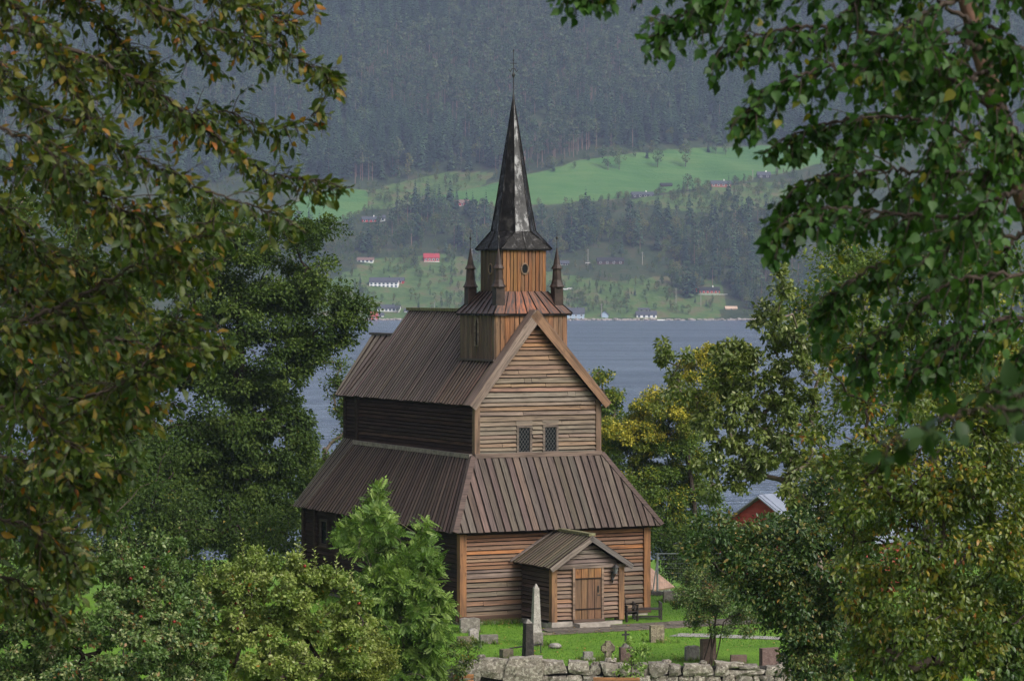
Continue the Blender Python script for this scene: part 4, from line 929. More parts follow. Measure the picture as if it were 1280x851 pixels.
def grave(px, py, wpx, hpx, mat, label, top='flat', plinth=0, yaw=18, d=.16, name='gravestone'):
    p = on_z(px, py, -.2); p[2] = zg(p[0], p[1])-.01; s = p[1]/F; w, h = wpx*s/math.cos(R(yaw)), hpx*s
    e = empty(name, p, R(yaw), label, 'gravestone'); hp = plinth*s
    if plinth: mk('plinth', *box(0, 0, hp/2-.06, w*1.25, d*2.2, hp+.12), mat, e)
    o = mk('headstone', *slab(w, h-hp, d, top), mat, e); o.location = (0, 0, hp); return e
grave(587, 792, 24, 19, GRAN_G, 'wide dark grey headstone at the church corner post', 'wavy', 0, 12, .3)
grave(592, 804, 11, 17, GRAN_W, 'small pale headstone just before the wide dark grey one', 'round', 0, 20)
grave(611, 806, 22, 11, GRAN_G, 'low grey kerb headstone lying beside the small pale one', 'flat', 0, 10, .25)
grave(581, 808, 19, 11, MOSSY, 'low mossy headstone half hidden by orange flowered shrub', 'flat', 0, 12, .25)
grave(633, 823, 13, 13, MOSSY, 'short square mossy stump headstone beside the stone wall', 'flat', 0, 25, .3)
grave(735, 824, 11, 11, GRAN_W, 'tiny white square headstone on a dark mossy base', 'flat', 4, 15, .2)
grave(821, 805, 17, 22, MOSSY, 'square brown headstone at the edge of the paved path', 'flat', 0, 15, .2)
grave(865, 824, 17, 19, GRAN_W, 'pale rough headstone with a wavy top beside a red granite one', 'wavy', 0, 20)
grave(885, 829, 17, 33, GRAN_R, 'tall red granite headstone behind the thin stemmed shrub', 'flat', 0, 25, .22)
grave(923, 829, 20, 13, GRAN_R, 'low dark red headstone between the two tall red ones', 'flat', 0, 10)
grave(962, 836, 23, 30, GRAN_R, 'broad reddish granite headstone with dark edge near the wall end', 'flat', 0, 25, .22)
grave(979, 836, 9, 22, GRAN_G, 'narrow grey headstone partly behind the broad reddish one', 'flat', 0, 20)
grave(842, 752, 26, 14, GRAN_G, 'broad dark grey headstone on the grass beyond the bench', 'flat', 0, 5, .3)
# pale obelisk on a block
p = on_z(670, 808, -.2); e = empty('obelisk', (p[0], p[1], zg(p[0], p[1])), R(20), 'slender pale grey stone obelisk on a square block before the porch', 'obelisk')
mk('block', *box(0, 0, .2, .40, .36, .52), GRAN_G, e)
mk('shaft', *lathe([(.225, .46), (.205, .6), (.125, 1.98), (.012, 2.14)], 4, (0, 0), R(45)), GRAN_W, e)
p = on_z(660, 828, -.2); e = empty('obelisk', (p[0], p[1], zg(p[0], p[1])), R(25), 'black pointed granite obelisk standing close behind the stone wall', 'obelisk')
mk('shaft', *lathe([(.235, -.1), (.17, 1.36)], 4, (0, 0), R(45)), GRAN_B, e); mk('tip', *lathe([(.172, 1.36), (.012, 1.5)], 4, (0, 0), R(45)), GRAN_G, e)
p = on_z(657, 817, -.2); tag(mk('iron_rail', *join([tube([(-.55, 0, .18), (.55, .25, .3)], .025, 5), tube([(-.5, 0, -.1), (-.5, 0, .2)], .02, 5), tube([(.52, .24, -.1), (.52, .24, .33)], .02, 5)]), IRON, M=Matrix.Translation((p[0], p[1], zg(p[0], p[1])))), 'low black iron grave rail behind the black obelisk', 'rail')
p = on_z(694, 811, -.2); v, q = rock(random.Random(3), .42, .5, .22); tag(mk('boulder', v, q, GRAN_W, M=Matrix.Translation((p[0], p[1], zg(p[0], p[1])+.06)), smooth=True), 'small white rounded stone lying alone on the lawn', 'stone')
# celtic cross
p = on_z(760, 824, -.2); e = empty('grave_cross', (p[0], p[1], zg(p[0], p[1])), R(15), 'stone grave cross with a ring around its short arms', 'cross')
mk('cross', *join([lathe([(.2, -.1), (.13, .3)], 4, (0, 0), R(45)), box(0, 0, .42, .17, .13, .46), box(0, 0, .40, .46, .12, .17)]), MOSSY, e)
mk('ring', *tube([(.19*math.cos(R(20*i)), 0, .4+.19*math.sin(R(20*i))) for i in range(19)], .04, 6), MOSSY, e)
# cross on a plinth
p = on_z(782, 826, -.2); e = empty('grave_cross', (p[0], p[1], zg(p[0], p[1])), R(15), 'dark iron grave cross rising from a brown stone block', 'cross')
mk('plinth', *box(0, 0, .2, .40, .24, .6), GRAN_R, e); mk('shoulder', *lathe([(.17, .5), (.06, .66)], 4, (0, 0), R(45)), GRAN_G, e)
mk('cross', *join([box(0, 0, .82, .06, .05, .42), box(0, 0, .92, .26, .045, .06)]), IRON, e)

# paving before the porch --------------------------------------------------
PAVE = m_stone('wet_paving_slab', (.07, .06, .054), (.135, .12, .105), (.18, .17, .13), .3, False)
def on_ch(x, y): w_ = ch2w(x, y); return w_[0], w_[1]
path = mk('paved_path', *join([([(*on_ch(x, y), zg(*on_ch(x, y))+.012) for x, y in ((-3.6, -4.6), (6.4, -4.6), (6.6, -2.9), (2.6, -2.2), (1.6, -2.66), (-1.6, -2.75), (-1.9, -3.6), (-3.4, -3.9))], [tuple(range(8))])]), m_plain('packed_earth', (.17, .145, .10), .4, 2.5, .9, .1, .5, 20, .02))
tag(path, 'wet grey flagstone path before the porch door', 'path', kind='structure')
pr_ = random.Random(9)
for iy in range(4):
    x = -2.2 + pr_.uniform(-.3, .2)
    while x < 6.0:
        w_ = pr_.uniform(.6, 1.25); y0 = -4.5+iy*.46
        if not (x+w_ > 2.0 and y0 > -3.3 and False):
            cx, cy = on_ch(x+w_/2, y0+.2); o = mk('flagstone', *box(0, 0, 0, w_-.06, .40, .07), PAVE, path); o.location = (cx, cy, zg(cx, cy)+.0); o.rotation_euler = (pr_.uniform(-.01, .01), pr_.uniform(-.01, .01), AZ+pr_.uniform(-.03, .03))
        x += w_
GRAVEL = m_plain('pale_gravel', (.26, .25, .235), .3, 6, .9, .1, .6, 40, .02)
gp = [on_z(px_, py_, -.2) for px_, py_ in ((836, 797), (870, 798), (960, 801), (1060, 804), (1060, 801), (960, 797), (880, 793.5), (850, 793))]
tag(mk('gravel_path', [(p_[0], p_[1], zg(p_[0], p_[1])+.01) for p_ in gp], [tuple(range(8))], GRAVEL), 'pale gravel path crossing the lawn', 'path', kind='structure')

# garden chair and bench beside the porch -----------------------------------
BLK = m_wood('black_stained_wood', .5, .4, (.008, .008, .008), .5)
def slat(p_, a, b, w_, h_, e, nm='slat', up=(0, 0, 1)):
    o = mk(nm, *beam(a, b, w_, h_, up), BLK, e); o.color = (.028, .022, .02, 1); return o
x, y, _ = ch2w(1.98, -1.9); e = empty('garden_chair', (x, y, zg(x, y)), AZ+R(20), 'black wooden slatted armchair with a reclining back beside the porch', 'chair')
for sx in (-.3, .3):
    slat(e, (sx, -.28, 0), (sx, -.28, .62), .06, .06, e, 'leg', (0, 1, 0)); slat(e, (sx, .26, 0), (sx, .40, 1.02), .06, .06, e, 'leg', (0, 1, 0))
    slat(e, (sx, -.33, .64), (sx, .32, .64), .08, .04, e, 'armrest'); slat(e, (sx, -.28, .34), (sx, .3, .3), .05, .08, e, 'seat_rail')
for i in range(5): slat(e, (-.3, -.26+i*.12, .4-i*.012), (.3, -.26+i*.12, .4-i*.012), .1, .03, e)
for i in range(4): slat(e, (-.32, .31+i*.03, .55+i*.145), (.32, .31+i*.03, .55+i*.145), .03, .11, e, 'back_slat')
x, y, _ = ch2w(3.05, -1.55); e = empty('garden_bench', (x, y, zg(x, y)), AZ-R(20), 'low black wooden bench with arm rails at the church corner', 'bench')
for sx in (-.5, .5):
    slat(e, (sx, -.24, 0), (sx, -.24, .62), .06, .06, e, 'leg', (0, 1, 0)); slat(e, (sx, .24, 0), (sx, .24, .66), .06, .06, e, 'leg', (0, 1, 0)); slat(e, (sx, -.27, .63), (sx, .28, .66), .06, .04, e, 'armrest')
for i in range(5): slat(e, (-.55, -.24+i*.12, .42), (.55, -.24+i*.12, .42), .105, .035, e)
slat(e, (-.5, -.22, .15), (.5, -.22, .15), .04, .06, e, 'stretcher')

# temporary wire fence, low wall and brown shed roof beyond the corner ---------
STEEL = m_plain('galvanised_steel', (.12, .135, .14), .2, 6, .4, .5)
A = on_z(814, 741, -.25); Ftop = 2.0
e = empty('wire_fence', (at(822, 740, 127)[0], 127, float(zg(0, 127))-.05), R(4), 'galvanised wire mesh fence panel beyond the church corner', 'fence')
for x_ in (0, 3.5): mk('post', *tube([(x_, 0, 0), (x_, 0, 2.0)], .045, 8), STEEL, e)
for z_ in (.15, 1.97): mk('rail', *tube([(0, 0, z_), (3.5, 0, z_)], .022, 6), STEEL, e)
mk('mesh_wire', *join([tube([(.1*i, 0, .15), (.1*i, 0, 1.97)], .002, 3, False) for i in range(1, 35)]+[tube([(0, .006, .15+.2*i), (3.5, .006, .15+.2*i)], .002, 3, False) for i in range(1, 10)]), STEEL, e)
mk('brace', *tube([(-.25, -.05, 0), (.02, 0, 1.9)], .03, 6), STEEL, e)
e = empty('low_stone_wall', (at(838, 745, 124)[0], 124, -1.35), 0, 'low dark stone wall behind the wire fence', 'wall')
for i in range(5):
    for j in range(3): 
        o = mk('stone', *stone_block(sr, .6, .34, .5), GRAN_B, e); o.location = (-1.2+i*.6+(j % 2)*.2, sr.uniform(-.04, .04), .17+j*.33)
bp = at(808, 738, 132); e = empty('garden_shed', (bp[0], 132, float(zg(bp[0], 132))-.3), R(-35), 'low white walled shed with a brown sloping roof below the churchyard', 'shed')
zr = at(816, 706, 132)[2]-(float(zg(bp[0], 132))-.3); ze = at(816, 735, 132)[2]-(float(zg(bp[0], 132))-.3)
mk('wall', *box(0, 0, ze/2, 1.55, 1.55, ze), HM['white'], e); mk('roof', *lathe([(1.26, ze-.04), (1.3, ze+.03), (.05, zr)], 4, (0, 0), R(45)), m_plain('brown_felt_roof', (.26, .17, .13), .25, 3, .8, .2), e)

# red house with metal roof among the right-hand trees --------------------------
hp = at(962, 640, 175); gz = zg(hp[0], 178); e = empty('red_house', (hp[0]+2.4, 179, gz-.7), R(-38), 'red timber house with a pale grey metal roof behind the trees', 'house')
zA = at(957, 607, 175)[2]-gz; zE = zA-2.6; HW, HL = 4.0, 9.0
REDW = m_plain('red_painted_boards', (.33, .05, .045), .15, 1.5, .7, .3, .3, 8); MET = m_plain('pale_metal_roof', (.2, .225, .285), .1, 1.0, .35, .5, .1)
mk('wall', *join([box(0, 0, zE/2, 2*HW, HL, zE), ([(-HW, -HL/2, zE), (HW, -HL/2, zE), (0, -HL/2, zA), (-HW, -HL/2+.2, zE), (HW, -HL/2+.2, zE), (0, -HL/2+.2, zA)], [(0, 1, 2), (5, 4, 3), (0, 2, 5, 3), (1, 4, 5, 2)])]), REDW, e)
for i in range(10):
    zb = zE-.3+.3*i; t = max(0, (zb-zE)/(zA-zE)); x_ = HW*(1-t)
    if x_ > .3: mk('plank', *box(0, -HL/2-.03, zb, 2*x_-.3, .04, .26), REDW, e)
for s in (-1, 1):
    q = [(0, -HL/2-.4, zA+.16), (0, HL/2+.4, zA+.16), (s*(HW+.5), HL/2+.4, zE-.2), (s*(HW+.5), -HL/2-.4, zE-.2)]
    rf = mk('roof', q+[(x_, y_, z_-.12) for x_, y_, z_ in q], [(0, 1, 2, 3), (7, 6, 5, 4), (0, 4, 5, 1), (1, 5, 6, 2), (2, 6, 7, 3), (3, 7, 4, 0)], MET, e)
    for k in range(9):
        yy = -HL/2+HL*k/8; mk('rib', *beam((0, yy, zA+.18), (s*(HW+.5), yy, zE-.18), .05, .05), MET, rf)
    mk('bargeboard', *beam((0, -HL/2-.42, zA+.06), (s*(HW+.5), -HL/2-.42, zE-.28), .06, .24, up=(0, -1, 0)), MET, e)
# wooden bench tops in the lane below the wall
for (pxa, pxb, py_, lab) in ((742, 800, 847, 'orange brown wooden bench below the wall beside the leafy sapling'), (566, 592, 843, 'orange brown wooden bench below the wall beside the rowan bush')):
    a_p, b_p = at(pxa, py_, 93.6), at(pxb, py_, 93.6); L_ = b_p[0]-a_p[0]; e = empty('wooden_bench', (a_p[0], 93.6, -.9), R(-3), lab, 'bench'); zt = a_p[2]+.9
    for (y_, z_) in ((0, zt-.06), (0, zt-.24), (-.25, zt-.45), (-.4, zt-.45)):
        o = mk('slat', *box(L_/2, y_, z_, L_, .05 if y_ == 0 else .13, .12 if y_ == 0 else .04), WOOD, e); o.color = (.36, .17, .07, 1)
    for x_ in (.06, L_-.06):
        for y_ in (.03, -.42): o = mk('leg', *box(x_, y_, (zt-.1)/2 if y_ > 0 else (zt-.46)/2, .07, .05, zt-.1 if y_ > 0 else zt-.46), WOOD, e); o.color = (.3, .15, .07, 1)
# grass blades on the visible lawn
n = 42000; X = RNG.uniform(-8, 16, n); Y = RNG.uniform(96.9, 128, n); dx, dy = X-CH_X, Y-CH_Y
lx, ly = dx*math.cos(AZ)+dy*math.sin(AZ), -dx*math.sin(AZ)+dy*math.cos(AZ)
ok = ~((abs(lx) < 4.0) & (ly > 0)) & ~((lx > -1.7) & (lx < 1.7) & (ly > -2.8) & (ly <= 0)) & ~((lx > -2.3) & (lx < 6.2) & (ly > -4.5) & (ly < -2.5)); X, Y = X[ok], Y[ok]; n = len(X)
h = RNG.uniform(.03, .085, n); an = RNG.uniform(0, 6.28, n); w = .012; le = RNG.normal(0, .03, (n, 2)); Z = zg(X, Y)
V = np.stack([np.stack([X-np.cos(an)*w, Y-np.sin(an)*w, Z], -1), np.stack([X+np.cos(an)*w, Y+np.sin(an)*w, Z], -1), np.stack([X+le[:, 0], Y+le[:, 1], Z+h], -1)], 1).reshape(-1, 3)
GBL = m_leaf('grass_blade', [(0, (.05, .15, .015)), (.6, (.085, .22, .022)), (1, (.14, .25, .04))], .6, .2, .25)
gr = link(bpy.data.objects.new('lawn_grass', np_mesh('lawn_grass', V, np.arange(3*n).reshape(n, 3), np.repeat(RNG.uniform(0, 1, n), 3))), None, GBL); tag(gr, 'short bright green lawn grass between the gravestones', 'grass', kind='stuff')

# longer tufts along the wall foot and round the stones, and a few fallen leaves
tp = [(x_, 96.9+RNG.normal(0, .12)) for x_ in RNG.uniform(-4, 10, 260)]
for o in list(COL.objects):
    if o.parent is None and o.get('category') in ('gravestone', 'obelisk', 'cross'):
        tp += [(o.location.x+RNG.normal(0, .28), o.location.y+RNG.normal(-.1, .2)) for _ in range(26)]
for x_ in RNG.uniform(-4.0, -1.6, 60): q = ch2w(x_, -.25+RNG.normal(0, .06)); tp.append((q[0], q[1]))
tp = np.array(tp); n = len(tp)*9; c_ = np.repeat(tp, 9, 0)+RNG.normal(0, .05, (n, 2)); an = RNG.uniform(0, 6.28, n); h = RNG.uniform(.08, .26, n); le = RNG.normal(0, .08, (n, 2)); Z = zg(c_[:, 0], c_[:, 1])-.01; w = .011
V = np.stack([np.stack([c_[:, 0]-np.cos(an)*w, c_[:, 1]-np.sin(an)*w, Z], -1), np.stack([c_[:, 0]+np.cos(an)*w, c_[:, 1]+np.sin(an)*w, Z], -1), np.stack([c_[:, 0]+le[:, 0], c_[:, 1]+le[:, 1], Z+h], -1)], 1).reshape(-1, 3)
GB2 = m_leaf('long_grass', [(0, (.06, .13, .02)), (.6, (.11, .19, .03)), (1, (.22, .2, .06))], .6, .2, .25)
tag(link(bpy.data.objects.new('grass_tufts', np_mesh('grass_tufts', V, np.arange(3*n).reshape(n, 3), np.repeat(RNG.uniform(0, 1, n), 3))), None, GB2), 'longer grass tufts at the foot of wall and gravestones', 'grass', kind='stuff')
n = 500; X = RNG.uniform(-6, 12, n); Y = RNG.uniform(97, 112, n); an = RNG.uniform(0, 6.28, n); s_ = RNG.uniform(.03, .06, n); Z = zg(X, Y)+.05
V = np.stack([np.stack([X+np.cos(an+k)*s_, Y+np.sin(an+k)*s_, Z+RNG.uniform(0, .03, n)], -1) for k in (0, 1.3, 3.1, 4.4)], 1).reshape(-1, 3)
tag(link(bpy.data.objects.new('fallen_leaves', np_mesh('fallen_leaves', V, np.arange(4*n).reshape(n, 4), np.repeat(RNG.uniform(0, 1, n), 4))), None, m_leaf('fallen_leaf', [(0, (.2, .12, .03)), (.5, (.3, .2, .04)), (1, (.35, .12, .03))])), 'scattered yellow leaves fallen on the lawn', 'leaves', kind='stuff')
# ================================================================== trees and shrubs
def T_(v, f): return np.array(v, float), np.array(f, int)
LEAF2 = T_([(0, 0, 0), (.45, .30, .07), (1, 0, -.08), (.45, -.30, .07)], [(0, 1, 2), (0, 2, 3)])
LEAF4 = T_([(0, 0, 0), (.3, .26, .05), (.7, .2, 0), (1, 0, -.12), (.7, -.2, 0), (.3, -.26, .05)], [(0, 2, 1), (0, 3, 2), (0, 4, 3), (0, 5, 4)])
OVATE = T_([(0, 0, 0), (.25, .19, .06), (.58, .21, .03), (1, 0, -.2), (.58, -.21, .03), (.25, -.19, .06), (.4, 0, -.02), (.75, 0, -.07)],
           [(0, 6, 1), (1, 6, 2), (2, 6, 7), (2, 7, 3), (3, 7, 4), (4, 7, 6), (4, 6, 5), (5, 6, 0)])
BIRCH = T_([(0, 0, 0), (.12, .30, .05), (.42, .36, .02), (1, 0, -.14), (.42, -.36, .02), (.12, -.30, .05), (.3, 0, -.02), (.7, .16, -.05), (.7, -.16, -.05)],
           [(0, 6, 1), (1, 6, 2), (2, 6, 7), (7, 6, 3), (3, 6, 8), (8, 6, 4), (4, 6, 5), (5, 6, 0)])
def _pinnate(n=6):
    V, Q = [(0, -.012, 0), (0, .012, 0), (1, 0, -.12)], [(0, 1, 2)]
    for i in range(n):
        x = .12+.78*i/n; L = .30*(1-.45*abs(i/n-.45)); z = -.12*x*x
        for s in (-1, 1):
            b = len(V); V += [(x, 0, z), (x+L*.52, s*L*.42, z+.02), (x+L*.55, s*L, z-.05), (x+L*.04, s*L*.6, z)]; Q += [(b, b+1, b+2), (b, b+2, b+3)]
    b = len(V); V += [(.9, 0, -.1), (1.02, .06, -.11), (1.2, 0, -.2), (1.02, -.06, -.11)]; Q += [(b, b+1, b+2), (b, b+2, b+3)]
    return T_(V, Q)
PINN = _pinnate()
def _smooth_leaf(n=7):
    V, Q = [], []
    for i in range(n+1):
        t = i/n; w = .36*math.sin(math.pi*t**.8)**.8*(1-.25*t); z = -.22*t*t; V += [(t, w, z+.07*w/.36), (t, 0, z), (t, -w, z+.07*w/.36)]
    for i in range(n):
        for a, b in ((0, 1), (1, 2)): p, q, r_, u = 3*i+a, 3*i+b, 3*i+3+b, 3*i+3+a; Q += [(p, q, r_), (p, r_, u)]
    return T_(V, Q)
BROAD = _smooth_leaf()
def unit(a): return a/(np.linalg.norm(a, axis=-1, keepdims=True)+1e-9)
def frames(D, N): D = unit(D); N = unit(N-D*(N*D).sum(-1, keepdims=True)); return D, np.cross(N, D), N
def leaf_mesh(name, P, D, N, size, tmpl, rnd):
    D, S, N = frames(D, N); TV, TF = tmpl; k = len(TV); n = len(P); s = np.broadcast_to(size, (n,))[:, None, None]
    V = P[:, None]+s*(TV[None, :, 0:1]*D[:, None]+TV[None, :, 1:2]*S[:, None]+TV[None, :, 2:3]*N[:, None])
    Fc = (TF[None]+np.arange(n)[:, None, None]*k).reshape(-1, 3)
    return np_mesh(name, V.reshape(-1, 3), Fc, np.repeat(rnd, k))
class Skel:
    """branch skeleton that grows towards leaf clumps; thickness follows what each branch carries"""
    def __init__(s, trunk): s.p = [np.asarray(q, float) for q in trunk]; s.par = list(range(-1, len(trunk)-1)); s.tr = len(trunk)
    def grow(s, tgt, rng, sag=.1, segs=3, wig=.06):
        A = np.array(s.p); v = tgt-A; d = np.linalg.norm(v, axis=1); cost = d*(1+.9*np.clip(-(v[:, 2])/(d+1e-6), 0, 1)); cost[0] += 1e3
        i = int(np.argmin(cost)); a = s.p[i]; L = d[i]; last = i
        for k in range(1, segs+1):
            t = k/segs; q = a+(tgt-a)*t+np.array([0, 0, 1.])*L*sag*math.sin(math.pi*t)+rng.normal(0, wig*L, 3)*(t < 1)
            s.p.append(q); s.par.append(last); last = len(s.p)-1
    def mesh(s, rtip, power=.5, n=5, rmax=9):
        cnt = np.zeros(len(s.p)); ch = np.zeros(len(s.p), int)
        for i in range(len(s.p)-1, -1, -1):
            if ch[i] == 0: cnt[i] += 1
            if s.par[i] >= 0: cnt[s.par[i]] += cnt[i]; ch[s.par[i]] += 1
        r_ = np.minimum(rtip*cnt**power, rmax); L = []
        for i in range(len(s.p)):
            if s.par[i] >= 0: L.append(tube([s.p[s.par[i]], s.p[i]], [max(r_[i], min(r_[s.par[i]], r_[i]*1.5)), r_[i]], n, False))
        V, Q = join(L); return np_mesh('trunk', V, np.array(Q), smooth=True)
def blob_tree(name, label, D, base, blobs, nclump, nleaf, lsize, mat, bark, seed, tmpl=LEAF2, cl=.16, rtip=.012, flat=.7, droop=.35, cat='tree', shell=.35, gaps=(), stems=1, trunk_top=None, upright=0, group=None, twigs=True, reach=1.0):
    rng = np.random.default_rng(seed); s = D/F
    B = [(at(b[0], b[1], D+(b[4] if len(b) > 4 else 0)), np.array([b[2]*s, b[2]*s*reach, b[3]*s])) for b in blobs]
    vol = np.array([np.prod(r_)**.8 for _, r_ in B]); pick = rng.choice(len(B), nclump, p=vol/vol.sum()); C = []
    for i in pick:
        c, r_ = B[i]
        for _ in range(20):
            d = unit(rng.normal(size=3)); q = c+d*r_*rng.uniform(shell, 1)**.5
            gx_, gy_ = proj(q)
            if not any(g_[0] < gx_ < g_[2] and g_[1] < gy_ < g_[3] for g_ in gaps): break
        else: continue
        C.append(q)
    C = np.array(C); cen = np.array([c for c, _ in B]).mean(0)
    bx = at(base[0], 425, D)[0]; bz = float(zg(bx, D)); root = empty(name, (bx, D, bz), 0, label, cat, group)
    off = np.array([bx, D, bz]); hgt = max(c[2]+r_[2] for c, r_ in B)-bz; rad = np.mean([r_[2] for _, r_ in B])
    tops = []
    sk = None
    parts_ = []
    for st in range(stems):
        tt = cen*.75+np.array([bx, D, 0])*.25 if trunk_top is None else at(trunk_top[0], trunk_top[1], D)
        tt = tt+rng.normal(0, .25 if stems > 1 else 0, 3)*rad; b0 = off+np.array([rng.normal(0, .12), rng.normal(0, .12), -.1])*(stems > 1)
        tr = [b0+(tt-b0)*t+rng.normal(0, .006*hgt, 3)*(0 < t < 1) for t in np.linspace(0, 1, 6)]
        k_ = Skel(tr); mine = C[st::stems]; order = np.argsort(np.linalg.norm(mine-tt, axis=1))
        for j in order: k_.grow(mine[j], rng)
        parts_.append(k_.mesh(rtip))
    for me in parts_:
        o = bpy.data.objects.new('trunk', me); link(o, root, bark); o.location = (-off).tolist()
    # leaves round each clump, on short twigs
    ci = rng.choice(len(C), nleaf); cr = (rng.uniform(.6, 1.35, len(C))*cl*np.array([np.mean(B[0][1])*0+rad]))[ci]
    d = unit(rng.normal(size=(nleaf, 3))); rr_ = rng.uniform(0, 1, nleaf)**.55
    P = C[ci]+d*(cr*rr_)[:, None]*np.array([1, 1, flat])
    outw = unit(P-cen)
    N = .45*outw+.55*np.array([0, 0, 1])+.55*rng.normal(size=(nleaf, 3)); Dv = .5*d+.4*outw+.6*rng.normal(size=(nleaf, 3))-np.array([0, 0, droop])
    sz = lsize*rng.uniform(.55, 1.2, nleaf); tone = np.clip(rng.uniform(0, 1, len(C))[ci]*.55+rng.uniform(0, .45, nleaf), 0, .999)
    if upright:       # vertical shoots on top
        top = C[np.argsort(-C[:, 2]-.0)][:max(upright, 1)]; PU, DU, NU = [], [], []; tb = []
        for q in C[rng.choice(np.argsort(-C[:, 2])[:len(C)//2], upright)]:
            L = rng.uniform(.25, .75)*cl*rad*5; tip = q+np.array([rng.normal(0, .12)*L, rng.normal(0, .12)*L, L]); tb.append(tube([q, tip], [rtip*.6, rtip*.3], 3, False))
            m_ = int(L/(lsize*.42))
            for i in range(m_):
                t = (i+.5)/m_; an = i*2.4; PU.append(q+(tip-q)*t); DU.append((math.cos(an)*.8, math.sin(an)*.8, .55)); NU.append((rng.normal()*.3, rng.normal()*.3, 1))
        if PU:
            P = np.concatenate([P, PU]); Dv = np.concatenate([Dv, DU]); N = np.concatenate([N, NU]); sz = np.concatenate([sz, lsize*rng.uniform(.6, 1.0, len(PU))]); tone = np.concatenate([tone, rng.uniform(.3, .999, len(PU))])
            V, Q = join(tb); o = link(bpy.data.objects.new('shoots', np_mesh('shoots', V, np.array(Q))), root, bark); o['kind'] = 'stuff'; o.location = (-off).tolist()
    o = link(bpy.data.objects.new('crown', leaf_mesh('crown', P-off, Dv, N, sz, tmpl, tone)), root, mat); o['kind'] = 'stuff'
    return root, P, off
LINDEN = m_leaf('linden_leaf', [(0, (.023, .046, .008)), (.4, (.045, .08, .013)), (.8, (.08, .122, .021)), (.97, (.125, .165, .035)), (1, (.22, .17, .03))], .6, .2, .26)
APPLE = m_leaf('apple_leaf', [(0, (.07, .12, .022)), (.35, (.145, .21, .04)), (.7, (.26, .31, .08)), (.94, (.40, .42, .20)), (.98, (.38, .26, .04)), (1, (.3, .09, .02))], .45, .4, .28)
APPLE2 = m_leaf('apple_leaf_dark', [(0, (.03, .07, .016)), (.4, (.06, .12, .026)), (.75, (.12, .185, .05)), (.96, (.28, .31, .14)), (1, (.25, .08, .02))], .45, .4, .25)
ROWAN = m_leaf('rowan_leaf', [(0, (.065, .13, .02)), (.5, (.12, .21, .035)), (.9, (.20, .30, .06)), (1, (.28, .37, .12))], .5, .35, .3)
SCRUB = m_leaf('scrub_leaf', [(0, (.08, .11, .02)), (.5, (.15, .185, .03)), (.9, (.24, .25, .06)), (1, (.34, .2, .04))], .5, .3, .28)
YELLOW = m_leaf('yellowing_leaf', [(0, (.08, .12, .016)), (.35, (.17, .20, .025)), (.7, (.31, .29, .035)), (1, (.48, .40, .045))], .5, .3, .3)
GREENY = m_leaf('green_yellow_leaf', [(0, (.045, .085, .012)), (.45, (.095, .15, .02)), (.85, (.18, .22, .028)), (1, (.34, .30, .03))], .5, .3, .28)
WILLOW = m_leaf('willow_leaf', [(0, (.055, .085, .017)), (.4, (.11, .15, .03)), (.8, (.20, .23, .06)), (.95, (.34, .36, .17)), (1, (.46, .48, .32))], .45, .4, .25)
BUSHD = m_leaf('bush_leaf', [(0, (.024, .058, .013)), (.45, (.055, .105, .022)), (.82, (.10, .15, .035)), (.96, (.17, .18, .05)), (1, (.24, .13, .03))], .42, .45, .22)
AUTUMN = m_leaf('autumn_leaf', [(0, (.024, .054, .009)), (.45, (.06, .10, .014)), (.76, (.12, .155, .02)), (.93, (.22, .205, .025)), (.98, (.3, .17, .025)), (1, (.3, .07, .02))], .42, .45, .3)
CHERRY = m_leaf('cherry_leaf', [(0, (.022, .046, .008)), (.45, (.046, .076, .012)), (.80, (.085, .105, .016)), (.94, (.13, .115, .016)), (.98, (.27, .14, .018)), (1, (.26, .07, .016))], .5, .35, .42)
BIRCHL = m_leaf('birch_leaf', [(0, (.015, .050, .008)), (.5, (.032, .088, .013)), (.85, (.055, .125, .02)), (.97, (.05, .085, .015)), (1, (.2, .17, .02))], .5, .3, .38)
HAZEL = m_leaf('hazel_leaf', [(0, (.014, .036, .009)), (.6, (.026, .058, .014)), (1, (.045, .085, .02))], .5, .3, .35)
BARKD = m_bark('dark_bark', (.022, .016, .013), (.06, .045, .036), 8); BARKG = m_bark('grey_brown_bark', (.07, .055, .045), (.18, .145, .115), 5)
BARKB = m_bark('birch_bark', (.05, .028, .02), (.15, .085, .06), 14)

blob_tree('linden_tree', 'big dark green broadleaf tree towering left of the church', 138, (290, 700), [(330, 335, 85, 65), (405, 395, 52, 55), (300, 430, 100, 80), (235, 520, 110, 90), (330, 570, 62, 80), (200, 620, 95, 80), (290, 640, 80, 55), (436, 405, 32, 34), (395, 300, 35, 32), (150, 560, 65, 90), (250, 300, 60, 50), (345, 640, 40, 50), (360, 470, 36, 60), (345, 545, 46, 56), (200, 400, 80, 80), (290, 590, 60, 50), (260, 570, 60, 50)],
          1000, 210000, .19, LINDEN, BARKD, 31, cl=.29, rtip=.018, trunk_top=(300, 420), gaps=[(386, 448, 440, 570)], reach=.8)
blob_tree('hedge_bush', 'dark green hedge bush under the big tree left of the church', 128, (250, 705), [(330, 672, 50, 40), (240, 670, 70, 60), (130, 640, 100, 80), (30, 660, 80, 80), (180, 590, 60, 60)], 200, 40000, .17, LINDEN, BARKD, 52, cl=.45, rtip=.02, cat='bush')
blob_tree('willow_tree', 'narrow dark tree drooping beside the far end of the church', 150, (415, 690), [(422, 475, 13, 32), (430, 522, 11, 28), (400, 590, 32, 30), (380, 630, 25, 30), (395, 452, 14, 12)], 90, 13000, .17, LINDEN, BARKG, 32, cl=.5, rtip=.03, trunk_top=(405, 560))
